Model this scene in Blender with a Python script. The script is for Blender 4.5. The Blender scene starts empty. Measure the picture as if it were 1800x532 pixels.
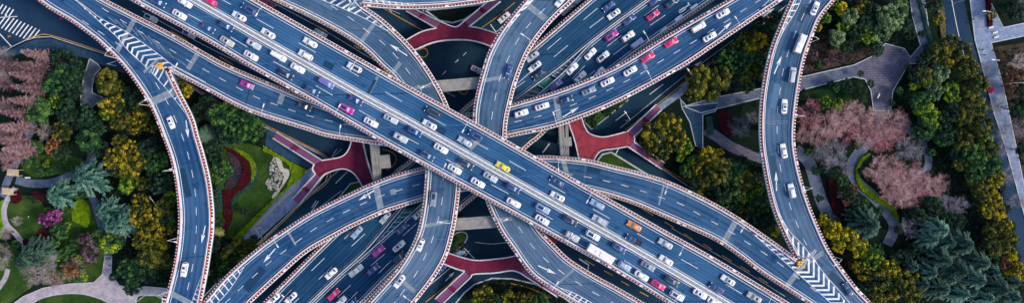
import bpy, bmesh, math, random
import numpy as np
from mathutils import Vector, Matrix
R = math.radians
scene = bpy.context.scene
COL = scene.collection
rng = random.Random(7)

# ------------------------------------------------------------------ camera, sky, sun, exposure
CAM_Z = 255.0
cam_data = bpy.data.cameras.new('camera')
cam = bpy.data.objects.new('camera', cam_data); COL.objects.link(cam)
cam.location = (0, 0, CAM_Z)
cam_data.sensor_width = 36.0; cam_data.lens = 18.0*230.0/163.8
cam_data.clip_start = 1.0; cam_data.clip_end = 5000.0
scene.camera = cam
SUN_EL, SUN_AZ = 40.0, 105.0          # azimuth measured clockwise from +Y (the top of the picture)
w = bpy.data.worlds.new('World'); scene.world = w; w.use_nodes = True
nt = w.node_tree; nt.nodes.clear()
out = nt.nodes.new('ShaderNodeOutputWorld'); bg = nt.nodes.new('ShaderNodeBackground')
sky = nt.nodes.new('ShaderNodeTexSky'); sky.sky_type = 'NISHITA'; sky.sun_disc = False
sky.sun_elevation = R(SUN_EL); sky.sun_rotation = R(SUN_AZ)
sky.air_density = 1.0; sky.dust_density = 2.0; sky.ozone_density = 1.5
bg.inputs['Strength'].default_value = 0.12
nt.links.new(sky.outputs[0], bg.inputs[0]); nt.links.new(bg.outputs[0], out.inputs[0])
sd = bpy.data.lights.new('sun', 'SUN'); sd.energy = 1.5; sd.angle = R(11); sd.color = (1.0, 0.86, 0.70)
so = bpy.data.objects.new('sun', sd); COL.objects.link(so)
dv = Vector((math.sin(R(SUN_AZ))*math.cos(R(SUN_EL)), math.cos(R(SUN_AZ))*math.cos(R(SUN_EL)), math.sin(R(SUN_EL))))
so.rotation_euler = dv.to_track_quat('Z', 'Y').to_euler()
scene.view_settings.view_transform = 'Standard'; scene.view_settings.look = 'None'
scene.view_settings.gamma = 1.0; scene.view_settings.exposure = 0.86
scene.render.engine = 'CYCLES'

# ------------------------------------------------------------------ helpers
def sc(z): return 0.182*(CAM_Z - z)/230.0
def P(x, y, z):                       # image pixel (x, y) projected through the camera to height z -> metres
    s = sc(z); return Vector(((x-900)*s, (266-y)*s, z))
def PP(pts, z): return [P(a, b, z) for a, b in pts]

def cr(pts, n=8, closed=False):
    p = [Vector(q) for q in pts]; o = []
    m = len(p)
    for i in range(m if closed else m-1):
        p1, p2 = p[i], p[(i+1) % m]
        p0 = p[i-1] if (closed or i > 0) else p1*2-p2
        p3 = p[(i+2) % m] if (closed or i+2 < m) else p2*2-p1
        for k in range(n):
            t = k/n
            o.append(0.5*((2*p1)+(p2-p0)*t+(2*p0-5*p1+4*p2-p3)*t*t+(3*p1-p0-3*p2+p3)*t**3))
    if not closed: o.append(p[-1].copy())
    return o
def plen(p): return sum((p[i+1]-p[i]).length for i in range(len(p)-1))
def at(p, d):                         # point and tangent at distance d
    for i in range(len(p)-1):
        l = (p[i+1]-p[i]).length
        if d <= l or i == len(p)-2:
            t = (p[i+1]-p[i]).normalized()
            return p[i]+t*d, t
        d -= l
def resamp(p, n):
    L = plen(p); o = []; i = 0; acc = 0.0
    seg = [(p[k+1]-p[k]).length for k in range(len(p)-1)]
    for k in range(n):
        d = L*k/(n-1)
        while i < len(seg)-1 and acc+seg[i] < d: acc += seg[i]; i += 1
        t = (d-acc)/seg[i] if seg[i] > 0 else 0
        o.append(p[i].lerp(p[i+1], min(1, t)))
    return o
def offs(p, d):                       # offset to the left of travel in plan
    o = []
    for i in range(len(p)):
        a = p[max(0, i-1)]; b = p[min(len(p)-1, i+1)]
        t = (b-a); t.z = 0; t.normalize()
        o.append(p[i]+Vector((-t.y, t.x, 0))*d)
    return o

class MB:
    def __init__(s): s.v = []; s.f = []; s.m = []; s.uv = {}
    def quad(s, a, b, c, d, mi=0):
        n = len(s.v); s.v += [tuple(a), tuple(b), tuple(c), tuple(d)]; s.f.append((n, n+1, n+2, n+3)); s.m.append(mi)
    def tri(s, a, b, c, mi=0):
        n = len(s.v); s.v += [tuple(a), tuple(b), tuple(c)]; s.f.append((n, n+1, n+2)); s.m.append(mi)
    def box(s, c, d, rz=0, mi=0, taper=1.0):
        cx, cy, cz = c; dx, dy, dz = d[0]/2, d[1]/2, d[2]/2
        co, si = math.cos(rz), math.sin(rz); n = len(s.v)
        for z in (-1, 1):
            k = taper if z > 0 else 1
            for x, y in ((-1, -1), (1, -1), (1, 1), (-1, 1)):
                X, Y = x*dx*k, y*dy*k
                s.v.append((cx+X*co-Y*si, cy+X*si+Y*co, cz+z*dz))
        for q in ((0, 3, 2, 1), (4, 5, 6, 7), (0, 1, 5, 4), (1, 2, 6, 5), (2, 3, 7, 6), (3, 0, 4, 7)):
            s.f.append(tuple(n+i for i in q)); s.m.append(mi)
    def tube(s, a, b, r0, r1=None, n=6, mi=0, cap=True):
        a = Vector(a); b = Vector(b); r1 = r0 if r1 is None else r1
        t = (b-a).normalized(); u = t.orthogonal().normalized(); v = t.cross(u); k = len(s.v)
        for c, r in ((a, r0), (b, r1)):
            for i in range(n):
                an = 2*math.pi*i/n; s.v.append(tuple(c+u*math.cos(an)*r+v*math.sin(an)*r))
        for i in range(n):
            j = (i+1) % n; s.f.append((k+i, k+j, k+n+j, k+n+i)); s.m.append(mi)
        if cap:
            s.f.append(tuple(k+n+i for i in range(n))); s.m.append(mi)
            s.f.append(tuple(k+n-1-i for i in range(n))); s.m.append(mi)
    def ribbon(s, p, d0, d1, z0, z1, mi=0):    # box swept along p between offsets d0<d1
        a = offs(p, d0); b = offs(p, d1); n = len(s.v)
        for i in range(len(p)):
            for q, z in ((a[i], z0), (b[i], z0), (b[i], z1), (a[i], z1)):
                s.v.append((q.x, q.y, p[i].z+z))
        for i in range(len(p)-1):
            for k in range(4):
                l = (k+1) % 4
                s.f.append((n+4*i+k, n+4*i+l, n+4*i+4+l, n+4*i+4+k)); s.m.append(mi)
        e = n+4*(len(p)-1); s.f += [(n, n+3, n+2, n+1), (e, e+1, e+2, e+3)]; s.m += [mi, mi]
    def flat(s, p, d0, d1, z, mi=0):
        a = offs(p, d0); b = offs(p, d1)
        for i in range(len(p)-1):
            s.quad((a[i].x, a[i].y, p[i].z+z), (a[i+1].x, a[i+1].y, p[i+1].z+z), (b[i+1].x, b[i+1].y, p[i+1].z+z), (b[i].x, b[i].y, p[i].z+z), mi)
    def prism(s, pts, z0, z1, mi=0, ms=None):
        n = len(s.v); k = len(pts); ms = mi if ms is None else ms
        area = sum(pts[i][0]*pts[(i+1) % k][1]-pts[(i+1) % k][0]*pts[i][1] for i in range(k))
        if area < 0: pts = list(pts)[::-1]
        s.v += [(p[0], p[1], z0) for p in pts]+[(p[0], p[1], z1) for p in pts]
        s.f.append(tuple(n+k+i for i in range(k))); s.m.append(mi)
        for i in range(k):
            j = (i+1) % k; s.f.append((n+i, n+j, n+k+j, n+k+i)); s.m.append(ms)
    def mesh(s, name, mats=(), smooth=False):
        me = bpy.data.meshes.new(name); me.from_pydata(s.v, [], s.f)
        for m in mats: me.materials.append(m)
        if len(mats) > 1: me.polygons.foreach_set('material_index', s.m)
        if smooth: me.polygons.foreach_set('use_smooth', [True]*len(me.polygons))
        me.update(); return me
    def build(s, name, mats, parent=None, smooth=False):
        if not isinstance(mats, (list, tuple)): mats = [mats]
        o = bpy.data.objects.new(name, s.mesh(name, mats, smooth)); COL.objects.link(o)
        if parent: o.parent = parent
        return o
def recalc(me):
    bm = bmesh.new(); bm.from_mesh(me); bmesh.ops.recalc_face_normals(bm, faces=bm.faces); bm.to_mesh(me); bm.free()
def empty(name, loc, rz=0):
    o = bpy.data.objects.new(name, None); COL.objects.link(o); o.location = loc; o.rotation_euler = (0, 0, rz)
    o.empty_display_size = 0.5; return o
def struct(o, label=None):
    o['kind'] = 'structure'
    if label: o['label'] = label
    return o
def tag(o, label, cat, group=None, kind=None):
    o['label'] = label; o['category'] = cat
    if group: o['group'] = group
    if kind: o['kind'] = kind
    return o
ORD = ['zeroth', 'first', 'second', 'third', 'fourth', 'fifth', 'sixth', 'seventh', 'eighth', 'ninth', 'tenth', 'eleventh', 'twelfth', 'thirteenth', 'fourteenth', 'fifteenth', 'sixteenth', 'seventeenth', 'eighteenth', 'nineteenth', 'twentieth', 'twenty-first', 'twenty-second', 'twenty-third', 'twenty-fourth', 'twenty-fifth', 'twenty-sixth', 'twenty-seventh', 'twenty-eighth', 'twenty-ninth', 'thirtieth']
REG = []
def reg(o, desc, place, x, y, axis='x'): REG.append((o, desc, place, x, y, axis))
def write_labels():
    g = {}
    for r in REG: g.setdefault((r[1], r[2]), []).append(r)
    for (d, pl), rs in g.items():
        if len(rs) == 1: rs[0][0]['label'] = d+' '+pl; continue
        ax = rs[0][5]; rs.sort(key=lambda r: r[3] if ax == 'x' else r[4])
        for i, r in enumerate(rs):
            side = 'from left' if ax == 'x' else 'from top'
            if i == 0: t = ('leftmost ' if ax == 'x' else 'topmost ')+d
            elif i == len(rs)-1: t = ('rightmost ' if ax == 'x' else 'lowest ')+d
            else: t = ORD[i+1]+' '+d+' '+side
            r[0]['label'] = t+' '+pl

# ------------------------------------------------------------------ materials
def newmat(name, rough=0.8, spec=0.3):
    m = bpy.data.materials.new(name); m.use_nodes = True
    b = m.node_tree.nodes['Principled BSDF']; b.inputs['Roughness'].default_value = rough
    b.inputs['Specular IOR Level'].default_value = spec
    return m, m.node_tree, b
def ramp(nt, fac, cols, pos=None):
    r = nt.nodes.new('ShaderNodeValToRGB'); e = r.color_ramp.elements
    while len(e) < len(cols): e.new(0.5)
    for i, c in enumerate(cols):
        e[i].position = (pos[i] if pos else i/(len(cols)-1)); e[i].color = (*c, 1)
    nt.links.new(fac, r.inputs[0]); return r
def noise(nt, co, scale, detail=4, rough=0.6):
    n = nt.nodes.new('ShaderNodeTexNoise'); n.inputs['Scale'].default_value = scale
    n.inputs['Detail'].default_value = detail; n.inputs['Roughness'].default_value = rough
    if co is not None: nt.links.new(co, n.inputs['Vector'])
    return n
def plain(name, c, rough=0.5, metal=0.0, spec=0.5, var=0.0, scale=1.0, emit=None):
    m, nt, b = newmat(name, rough, spec); b.inputs['Metallic'].default_value = metal
    tc = nt.nodes.new('ShaderNodeTexCoord')
    n = noise(nt, tc.outputs['Object'], scale, 3)
    v = max(var, 0.04)
    r = ramp(nt, n.outputs['Fac'], [tuple(x*(1-v) for x in c), tuple(min(1, x*(1+v)) for x in c)], [0.3, 0.7])
    nt.links.new(r.outputs[0], b.inputs['Base Color'])
    if emit: b.inputs['Emission Color'].default_value = (*emit, 1); b.inputs['Emission Strength'].default_value = 1
    return m
def ground_mat(name, cols, scale=0.15, fine=3.0, rough=0.95, bump=0.3, pos=None, fmix=0.5):
    m, nt, b = newmat(name, rough, 0.15)
    tc = nt.nodes.new('ShaderNodeTexCoord'); co = tc.outputs['Object']
    n1 = noise(nt, co, scale, 6, 0.65); n2 = noise(nt, co, fine, 5, 0.7)
    mx = nt.nodes.new('ShaderNodeMix'); mx.inputs[0].default_value = fmix
    nt.links.new(n1.outputs['Fac'], mx.inputs[2]); nt.links.new(n2.outputs['Fac'], mx.inputs[3])
    r = ramp(nt, mx.outputs[0], cols, pos or [0.36+0.28*i/(len(cols)-1) for i in range(len(cols))])
    nt.links.new(r.outputs[0], b.inputs['Base Color'])
    bp = nt.nodes.new('ShaderNodeBump'); bp.inputs['Strength'].default_value = bump; bp.inputs['Distance'].default_value = 0.2
    nt.links.new(n2.outputs['Fac'], bp.inputs['Height']); nt.links.new(bp.outputs[0], b.inputs['Normal'])
    return m
def asphalt(name, base, worn, lane=3.75, rough=0.75):
    """asphalt with polished wheel tracks running along the road (UV: u metres across, v metres along)"""
    m, nt, b = newmat(name, rough, 0.12)
    uv = nt.nodes.new('ShaderNodeUVMap'); sep = nt.nodes.new('ShaderNodeSeparateXYZ'); nt.links.new(uv.outputs[0], sep.inputs[0])
    tc = nt.nodes.new('ShaderNodeTexCoord')
    mp = nt.nodes.new('ShaderNodeMapping'); mp.inputs['Scale'].default_value = (1.0, 0.035, 1); nt.links.new(uv.outputs[0], mp.inputs[0])
    st = noise(nt, mp.outputs[0], 0.55, 4, 0.55)             # streaks
    big = noise(nt, tc.outputs['Object'], 0.045, 5, 0.6); fine = noise(nt, tc.outputs['Object'], 5.0, 4, 0.8)
    def M(op, a, bb):
        x = nt.nodes.new('ShaderNodeMath'); x.operation = op
        for i, q in enumerate((a, bb)):
            if q is None: continue
            if isinstance(q, (int, float)): x.inputs[i].default_value = q
            else: nt.links.new(q, x.inputs[i])
        return x.outputs[0]
    tr = M('COSINE', M('MULTIPLY', sep.outputs[0], 2*math.pi/(lane/2)), None)
    f = M('ADD', M('MULTIPLY', tr, 0.055), M('MULTIPLY', st.outputs['Fac'], 0.40))
    f = M('ADD', f, M('MULTIPLY', big.outputs['Fac'], 0.70)); f = M('ADD', f, M('MULTIPLY', fine.outputs['Fac'], 0.30))
    f = M('MULTIPLY', f, 0.72)
    stn = noise(nt, tc.outputs['Object'], 0.22, 6, 0.75); rs = ramp(nt, stn.outputs['Fac'], [(0.0,)*3, (0.0,)*3, (.16,)*3], [0, .56, .74])
    f = M('SUBTRACT', f, rs.outputs[0])
    r = ramp(nt, f, [base, tuple((x+y)/2 for x, y in zip(base, worn)), worn], [0.40, 0.5, 0.61])
    nt.links.new(r.outputs[0], b.inputs['Base Color'])
    bp = nt.nodes.new('ShaderNodeBump'); bp.inputs['Strength'].default_value = 0.25; bp.inputs['Distance'].default_value = 0.03
    nt.links.new(fine.outputs['Fac'], bp.inputs['Height']); nt.links.new(bp.outputs[0], b.inputs['Normal'])
    return m
def leafmat(name, cols, pos=None, rough=0.7):
    m, nt, b = newmat(name, rough, 0.25)
    at_ = nt.nodes.new('ShaderNodeAttribute'); at_.attribute_name = 'tint'
    oi = nt.nodes.new('ShaderNodeObjectInfo')
    a = nt.nodes.new('ShaderNodeMath'); a.operation = 'MULTIPLY_ADD'; nt.links.new(oi.outputs['Random'], a.inputs[0])
    a.inputs[1].default_value = 0.24; a.inputs[2].default_value = -0.12
    s = nt.nodes.new('ShaderNodeMath'); s.operation = 'ADD'; nt.links.new(at_.outputs['Fac'], s.inputs[0]); nt.links.new(a.outputs[0], s.inputs[1])
    r = ramp(nt, s.outputs[0], cols, pos or [0.22, 0.5, 0.80]); nt.links.new(r.outputs[0], b.inputs['Base Color'])
    return m
def brick(name, c1, c2, mortar, scale=1.0, bw=0.6, rh=0.3):
    m, nt, b = newmat(name, 0.9, 0.2)
    tc = nt.nodes.new('ShaderNodeTexCoord'); br = nt.nodes.new('ShaderNodeTexBrick')
    nt.links.new(tc.outputs['Object'], br.inputs[0]); br.inputs['Scale'].default_value = scale
    br.inputs['Color1'].default_value = (*c1, 1); br.inputs['Color2'].default_value = (*c2, 1); br.inputs['Mortar'].default_value = (*mortar, 1)
    br.inputs['Brick Width'].default_value = bw; br.inputs['Row Height'].default_value = rh; br.inputs['Mortar Size'].default_value = 0.03
    n = noise(nt, tc.outputs['Object'], 0.5, 5); mx = nt.nodes.new('ShaderNodeMix'); mx.data_type = 'RGBA'; mx.blend_type = 'MULTIPLY'
    mx.inputs[0].default_value = 0.8
    r = ramp(nt, n.outputs['Fac'], [(0.55, 0.55, 0.58), (1.15, 1.12, 1.1)], [0.3, 0.7])
    nt.links.new(br.outputs[0], mx.inputs[6]); nt.links.new(r.outputs[0], mx.inputs[7]); nt.links.new(mx.outputs[2], b.inputs['Base Color'])
    return m

A_MAIN = asphalt('asphalt_main', (0.007, 0.056, 0.150), (0.048, 0.136, 0.272))
A_RAMP = asphalt('asphalt_ramp', (0.006, 0.047, 0.132), (0.048, 0.122, 0.248), 3.5)
A_GREY = asphalt('asphalt_grey', (0.022, 0.074, 0.156), (0.105, 0.172, 0.270), 3.5)
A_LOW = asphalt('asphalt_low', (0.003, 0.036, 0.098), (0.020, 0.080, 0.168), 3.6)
A_GND = ground_mat('asphalt_ground', [(0.004, 0.022, 0.046), (0.008, 0.034, 0.068), (0.016, 0.050, 0.092)], 0.06, 2.5, 0.85, 0.15)  # base darkened so the colour carries part of the shade below the decks
CONC = ground_mat('parapet_concrete', [(0.42, 0.47, 0.54), (0.68, 0.69, 0.72), (0.80, 0.79, 0.80)], 0.8, 4, 0.8, 0.2)
CONC_D = ground_mat('pier_concrete', [(0.13, 0.15, 0.17), (0.26, 0.26, 0.25), (0.38, 0.36, 0.32)], 0.35, 3, 0.9, 0.4)
GIRD = ground_mat('girder_concrete', [(0.06, 0.08, 0.10), (0.12, 0.14, 0.16)], 0.2, 3, 0.9, 0.2)
PAINT = ground_mat('road_paint', [(0.16, 0.24, 0.33), (0.66, 0.70, 0.74), (0.84, 0.85, 0.86)], 0.5, 7, 0.6, 0.05, [0.33, 0.46, 0.58])
FADED = ground_mat('faded_paint', [(0.05, 0.11, 0.18), (0.16, 0.23, 0.31), (0.30, 0.36, 0.43)], 1.5, 8, 0.7, 0.05)
JOINT = ground_mat('joint_concrete', [(0.10, 0.15, 0.21), (0.20, 0.25, 0.31), (0.33, 0.37, 0.41)], 0.8, 6, 0.8, 0.1)
PATCHD = ground_mat('patch_dark', [(0.010, 0.040, 0.085), (0.018, 0.055, 0.11)], 1.0, 5, 0.8, 0.05)
YELLOW = ground_mat('yellow_paint', [(0.30, 0.15, 0.02), (0.55, 0.28, 0.03), (0.62, 0.36, 0.06)], 1.0, 6, 0.7, 0.05)
CONC2 = ground_mat('median_concrete', [(0.26, 0.31, 0.38), (0.42, 0.46, 0.52), (0.56, 0.58, 0.62)], 0.8, 4, 0.8, 0.2)
RAILRED = plain('red_rail_paint', (0.62, 0.10, 0.06), 0.5, var=0.35, scale=0.6)
WHITE = plain('white_steel', (0.78, 0.77, 0.78), 0.4, var=0.08, scale=0.5)
FLOWER = ground_mat('flower_red', [(0.010, 0.012, 0.008), (0.08, 0.008, 0.020), (0.28, 0.03, 0.07)], 0.12, 2, 0.8, 0.8)
FLOWERG = ground_mat('flower_green', [(0.03, 0.06, 0.02), (0.10, 0.12, 0.04), (0.25, 0.05, 0.05)], 0.5, 3, 0.8, 0.8)
REDDECK = ground_mat('footbridge_surface', [(0.095, 0.008, 0.034), (0.155, 0.014, 0.048), (0.22, 0.035, 0.07)], 0.3, 2, 0.8, 0.1)
REDDECK2 = ground_mat('footbridge_surface_red', [(0.17, 0.018, 0.038), (0.27, 0.035, 0.06), (0.36, 0.075, 0.095)], 0.3, 2, 0.8, 0.1)
REDSTAIR = plain('stair_tread', (0.19, 0.035, 0.15), 0.7, var=0.2)
PALEB = plain('pale_blue_steel', (0.42, 0.52, 0.62), 0.4, var=0.1)
STEEL = plain('galvanised_steel', (0.50, 0.54, 0.58), 0.45, 0.3, var=0.1)
GREENNET = ground_mat('green_net', [(0.005, 0.07, 0.065), (0.01, 0.15, 0.12), (0.02, 0.21, 0.16)], 0.3, 3, 0.7, 0.1)
BROWNNET = ground_mat('grille', [(0.05, 0.07, 0.09), (0.12, 0.14, 0.15)], 0.6, 6, 0.7, 0.4)
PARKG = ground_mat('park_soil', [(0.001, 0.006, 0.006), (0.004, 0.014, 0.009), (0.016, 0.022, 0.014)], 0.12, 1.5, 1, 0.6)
BROWNG = ground_mat('brown_ground', [(0.02, 0.022, 0.015), (0.06, 0.04, 0.032), (0.11, 0.06, 0.05)], 0.25, 1.8, 1, 0.6)
LAWN = ground_mat('lawn_grass', [(0.008, 0.028, 0.006), (0.024, 0.064, 0.010), (0.075, 0.115, 0.022)], 0.18, 3, 1, 0.5)
LAWNB = ground_mat('bright_lawn', [(0.05, 0.14, 0.008), (0.12, 0.26, 0.010), (0.18, 0.33, 0.02)], 0.3, 4, 1, 0.6)
PATH = brick('park_paving', (0.11, 0.15, 0.23), (0.17, 0.20, 0.28), (0.065, 0.09, 0.145), 0.8)
PATHP = brick('pale_path', (0.42, 0.38, 0.44), (0.50, 0.46, 0.50), (0.30, 0.28, 0.33), 0.8)
PAVE = brick('blue_pavement', (0.02, 0.065, 0.13), (0.035, 0.09, 0.165), (0.012, 0.04, 0.085), 0.7)
PAVEL = brick('light_pavement', (0.21, 0.29, 0.45), (0.32, 0.38, 0.54), (0.13, 0.18, 0.29), 0.7)
PLAZA = brick('plaza_paving', (0.12, 0.12, 0.18), (0.165, 0.155, 0.215), (0.07, 0.075, 0.12), 0.35)
KERB = plain('kerb_stone', (0.42, 0.46, 0.52), 0.8, var=0.25, scale=0.7)
GRAVEL = ground_mat('pale_gravel', [(0.30, 0.28, 0.27), (0.48, 0.45, 0.42), (0.60, 0.57, 0.52)], 0.8, 8, 1, 0.5)
STONE = ground_mat('rock', [(0.06, 0.07, 0.065), (0.30, 0.30, 0.27), (0.58, 0.56, 0.50)], 0.9, 2, 1, 0.8)
WOOD = plain('pale_wood', (0.60, 0.47, 0.30), 0.8, var=0.25, scale=2)
HEDGE = ground_mat('hedge_yellow', [(0.05, 0.11, 0.002), (0.12, 0.22, 0.003), (0.22, 0.32, 0.01)], 0.6, 3, 1, 1)
HEDGED = ground_mat('hedge_teal', [(0.012, 0.045, 0.04), (0.03, 0.09, 0.075)], 0.6, 3, 1, 1)
HEDGER = ground_mat('hedge_red', [(0.020, 0.002, 0.006), (0.050, 0.005, 0.010), (0.085, 0.012, 0.016)], 0.6, 3, 1, 1)
HEDGEP = ground_mat('hedge_purple', [(0.015, 0.015, 0.035), (0.035, 0.032, 0.06), (0.12, 0.05, 0.06)], 0.5, 3, 1, 1)
BARK = ground_mat('bark', [(0.05, 0.04, 0.035), (0.14, 0.11, 0.10)], 1, 5, 1, 0.6)
BARKD = plain('dark_bark', (0.05, 0.035, 0.045), 0.9, var=0.3)
BARKP = plain('pale_bark', (0.42, 0.33, 0.38), 0.9, var=0.3)
TYRE = plain('tyre_rubber', (0.02, 0.02, 0.022), 0.85)
RIM = plain('alloy_rim', (0.5, 0.5, 0.52), 0.35, 0.7)
GLASS = plain('car_glass', (0.07, 0.16, 0.30), 0.12, 0.0, 0.8)
GLASSD = plain('dark_car_glass', (0.008, 0.03, 0.12), 0.12, 0.0, 0.8)
WSHIELD = plain('windshield_glass', (0.20, 0.33, 0.44), 0.15, 0.0, 0.8)  # pale blue base stands in for reflected sky
HLIGHT = plain('headlight_glass', (0.75, 0.78, 0.82), 0.2)
TLIGHT = plain('tail_light_glass', (0.55, 0.01, 0.04), 0.3)
BLACK = plain('black_trim', (0.015, 0.017, 0.02), 0.6)
def carpaint(name, c, metal=0.0):
    m, nt, b = newmat(name, 0.32, 0.5); b.inputs['Metallic'].default_value = metal
    b.inputs['Coat Weight'].default_value = 0.6; b.inputs['Coat Roughness'].default_value = 0.08
    tc = nt.nodes.new('ShaderNodeTexCoord'); n = noise(nt, tc.outputs['Object'], 1.3, 4)
    r = ramp(nt, n.outputs['Fac'], [tuple(x*0.86 for x in c), c], [0.35, 0.6]); nt.links.new(r.outputs[0], b.inputs['Base Color'])
    return m
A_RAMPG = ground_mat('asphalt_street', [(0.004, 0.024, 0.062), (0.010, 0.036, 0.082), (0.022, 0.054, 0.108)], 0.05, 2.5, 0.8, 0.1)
CARC = dict(white=(0.86, 0.84, 0.85), silver=(0.52, 0.55, 0.60), grey=(0.24, 0.28, 0.33), navy=(0.018, 0.060, 0.20), dark=(0.018, 0.032, 0.065),
            blue=(0.05, 0.14, 0.36), skyblue=(0.34, 0.45, 0.66), red=(0.80, 0.006, 0.12), magenta=(0.58, 0.006, 0.32), purple=(0.16, 0.15, 0.46), beige=(0.55, 0.50, 0.45),
            yellow=(0.85, 0.72, 0.05), orange=(0.85, 0.27, 0.03), crimson=(0.35, 0.02, 0.07))
CP = {k: carpaint('paint_'+k, v) for k, v in CARC.items()}
# ------------------------------------------------------------------ road outlines (traced in image pixels, one height each)
ZM, ZV, ZH, ZX, ZF = 25.0, 20.0, 15.0, 9.5, 5.5
M_UP = [(350,-55),(448,0),(540,52),(653,116),(720,154),(800,198),(878,241),(990,305),(1080,356),(1170,407),(1260,457),(1383,531),(1450,572)]
M_LO = [(150,-46),(232,0),(360,69),(443,118),(540,172),(657,240),(720,275),(800,319),(900,373),(990,423),(1080,473),(1167,526),(1240,572)]
M_MD = [(255,-48),(340,0),(450,63),(540,114),(630,165),(720,214),(810,265),(900,316),(980,361),(1080,417),(1170,469),(1260,522),(1345,573)]
SEAM_AB = [(60,-50),(128,-2),(180,38),(222,70),(260,99),(297,122)]
A_L = [(20,-38),(65,-2),(90,16),(126,37),(158,60),(180,78),(221,120),(263,181),(288,240),(304,287),(313,340),(316,392),(309,457),(293,522),(284,555)]
A_R = [(297,124),(315,161),(338,206),(348,240),(357,270),(368,315),(374,366),(374,405),(370,435),(363,480),(353,531),(348,555)]
B_UP = [(100,-50),(184,0),(300,60),(360,94),(403,117),(486,152),(545,176)]
B_HID = [(620,200),(700,213),(780,210),(820,201)]
H_UP = [(858,195),(900,184),(990,157),(1082,118),(1170,65),(1260,13),(1330,-28)]
B_LO = [(297,122),(360,155),(437,194),(540,227),(574,238),(630,247),(675,254)]
BH_HID2 = [(740,262),(820,258)]
H_LO = [(892,240),(945,229),(990,217),(1080,181),(1193,120),(1260,76),(1373,0),(1420,-32)]
C_LO = [(400,-42),(482,0),(540,27),(600,59),(640,86),(673,118),(697,141)]
C_HID = [(725,185),(740,230),(748,268)]
E_LF = [(750,296),(748,330),(745,360),(736,405),(720,441),(697,476),(655,523),(625,555)]
SEAM_CL = [(545,-40),(590,-15),(637,9)]
C_UP = [(637,11),(675,38),(720,81),(750,120),(770,153),(787,188)]
C_HID2 = [(800,230),(808,275)]
E_RT = [(807,326),(803,365),(797,402),(785,446),(768,478),(750,503),(727,532),(708,556)]
L_LO = [(637,9),(680,13),(720,14.5),(788,11),(860,1),(900,-14),(935,-40)]
L_UP = [(545,-70),(620,-52),(700,-42),(790,-46),(850,-60),(890,-85)]
D_L = [(965,-45),(925,0),(900,29),(878,59),(860,92),(849,125),(841,155),(835,185),(833,212)]
D_HID = [(834,260),(843,310)]
F_L = [(857,356),(870,386),(883,410),(900,434),(932,478),(965,503),(1010,530),(1050,552)]
D_R = [(1050,-40),(1006,2),(968,38),(934,81),(916,118),(905,149),(897,180),(889,222)]
D_HID2 = [(889,285),(905,340),(930,378)]
F_R = [(950,406),(975,432),(1003,458),(1050,487),(1080,503),(1120,526),(1165,552)]
I_UP = [(335,555),(360,529),(400,483),(457,434),(500,404),(540,378),(574,360),(620,338),(653,323),(700,306),(748,294)]
I_HID = [(800,284),(860,277)]
G_UP = [(945,275),(990,277),(1035,282),(1080,293),(1125,304),(1170,318),(1215,338),(1260,361),(1302,386),(1357,424),(1400,455)]
I_LO = [(415,555),(438,532),(490,484),(540,441),(600,407),(621,396),(675,372),(702,363),(745,350)]
I_HID2 = [(800,336),(870,328),(940,324)]
G_LO = [(1000,328),(1056,339),(1114,357),(1177,384),(1220,403),(1260,422),(1300,449),(1341,480),(1422,532),(1455,555)]
SEAM_GK = [(1400,455),(1432,486),(1470,520),(1510,556)]
K_L = [(1412,-45),(1391,0),(1373,41),(1357,81),(1347,120),(1338,176),(1336,240),(1343,296),(1357,360),(1376,408),(1400,455)]
K_R = [(1500,-45),(1466,0),(1440,33),(1425,70),(1413,105),(1405,145),(1398,195),(1395,240),(1398,272),(1405,305),(1418,350),(1440,405),(1460,445),(1500,500),(1530,532),(1550,555)]
X_NW = [(440,555),(463,532),(540,455),(575,421),(640,358),(700,298),(720,283),(809,197),(833,176),(890,125),(943,78),(1035,0),(1075,-33)]
X_SE = [(612,556),(637,532),(695,474),(760,412),(819,358),(837,343),(926,258),(948,240),(1020,172),(1084,118),(1165,60),(1253,0),(1300,-30)]
X_ML = [(520,556),(546,531),(600,480),(648,436),(710,363),(750,322),(800,274),(850,226),(900,182),(986,118),(1033,79),(1080,43),(1139,0),(1190,-36)]
X_MR = [(521,557),(547,532),(601,481),(650,439),(742,356),(770,330),(820,284),(870,236),(934,176),(993,124),(1034,80),(1081,44),(1140,1),(1191,-35)]

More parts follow.
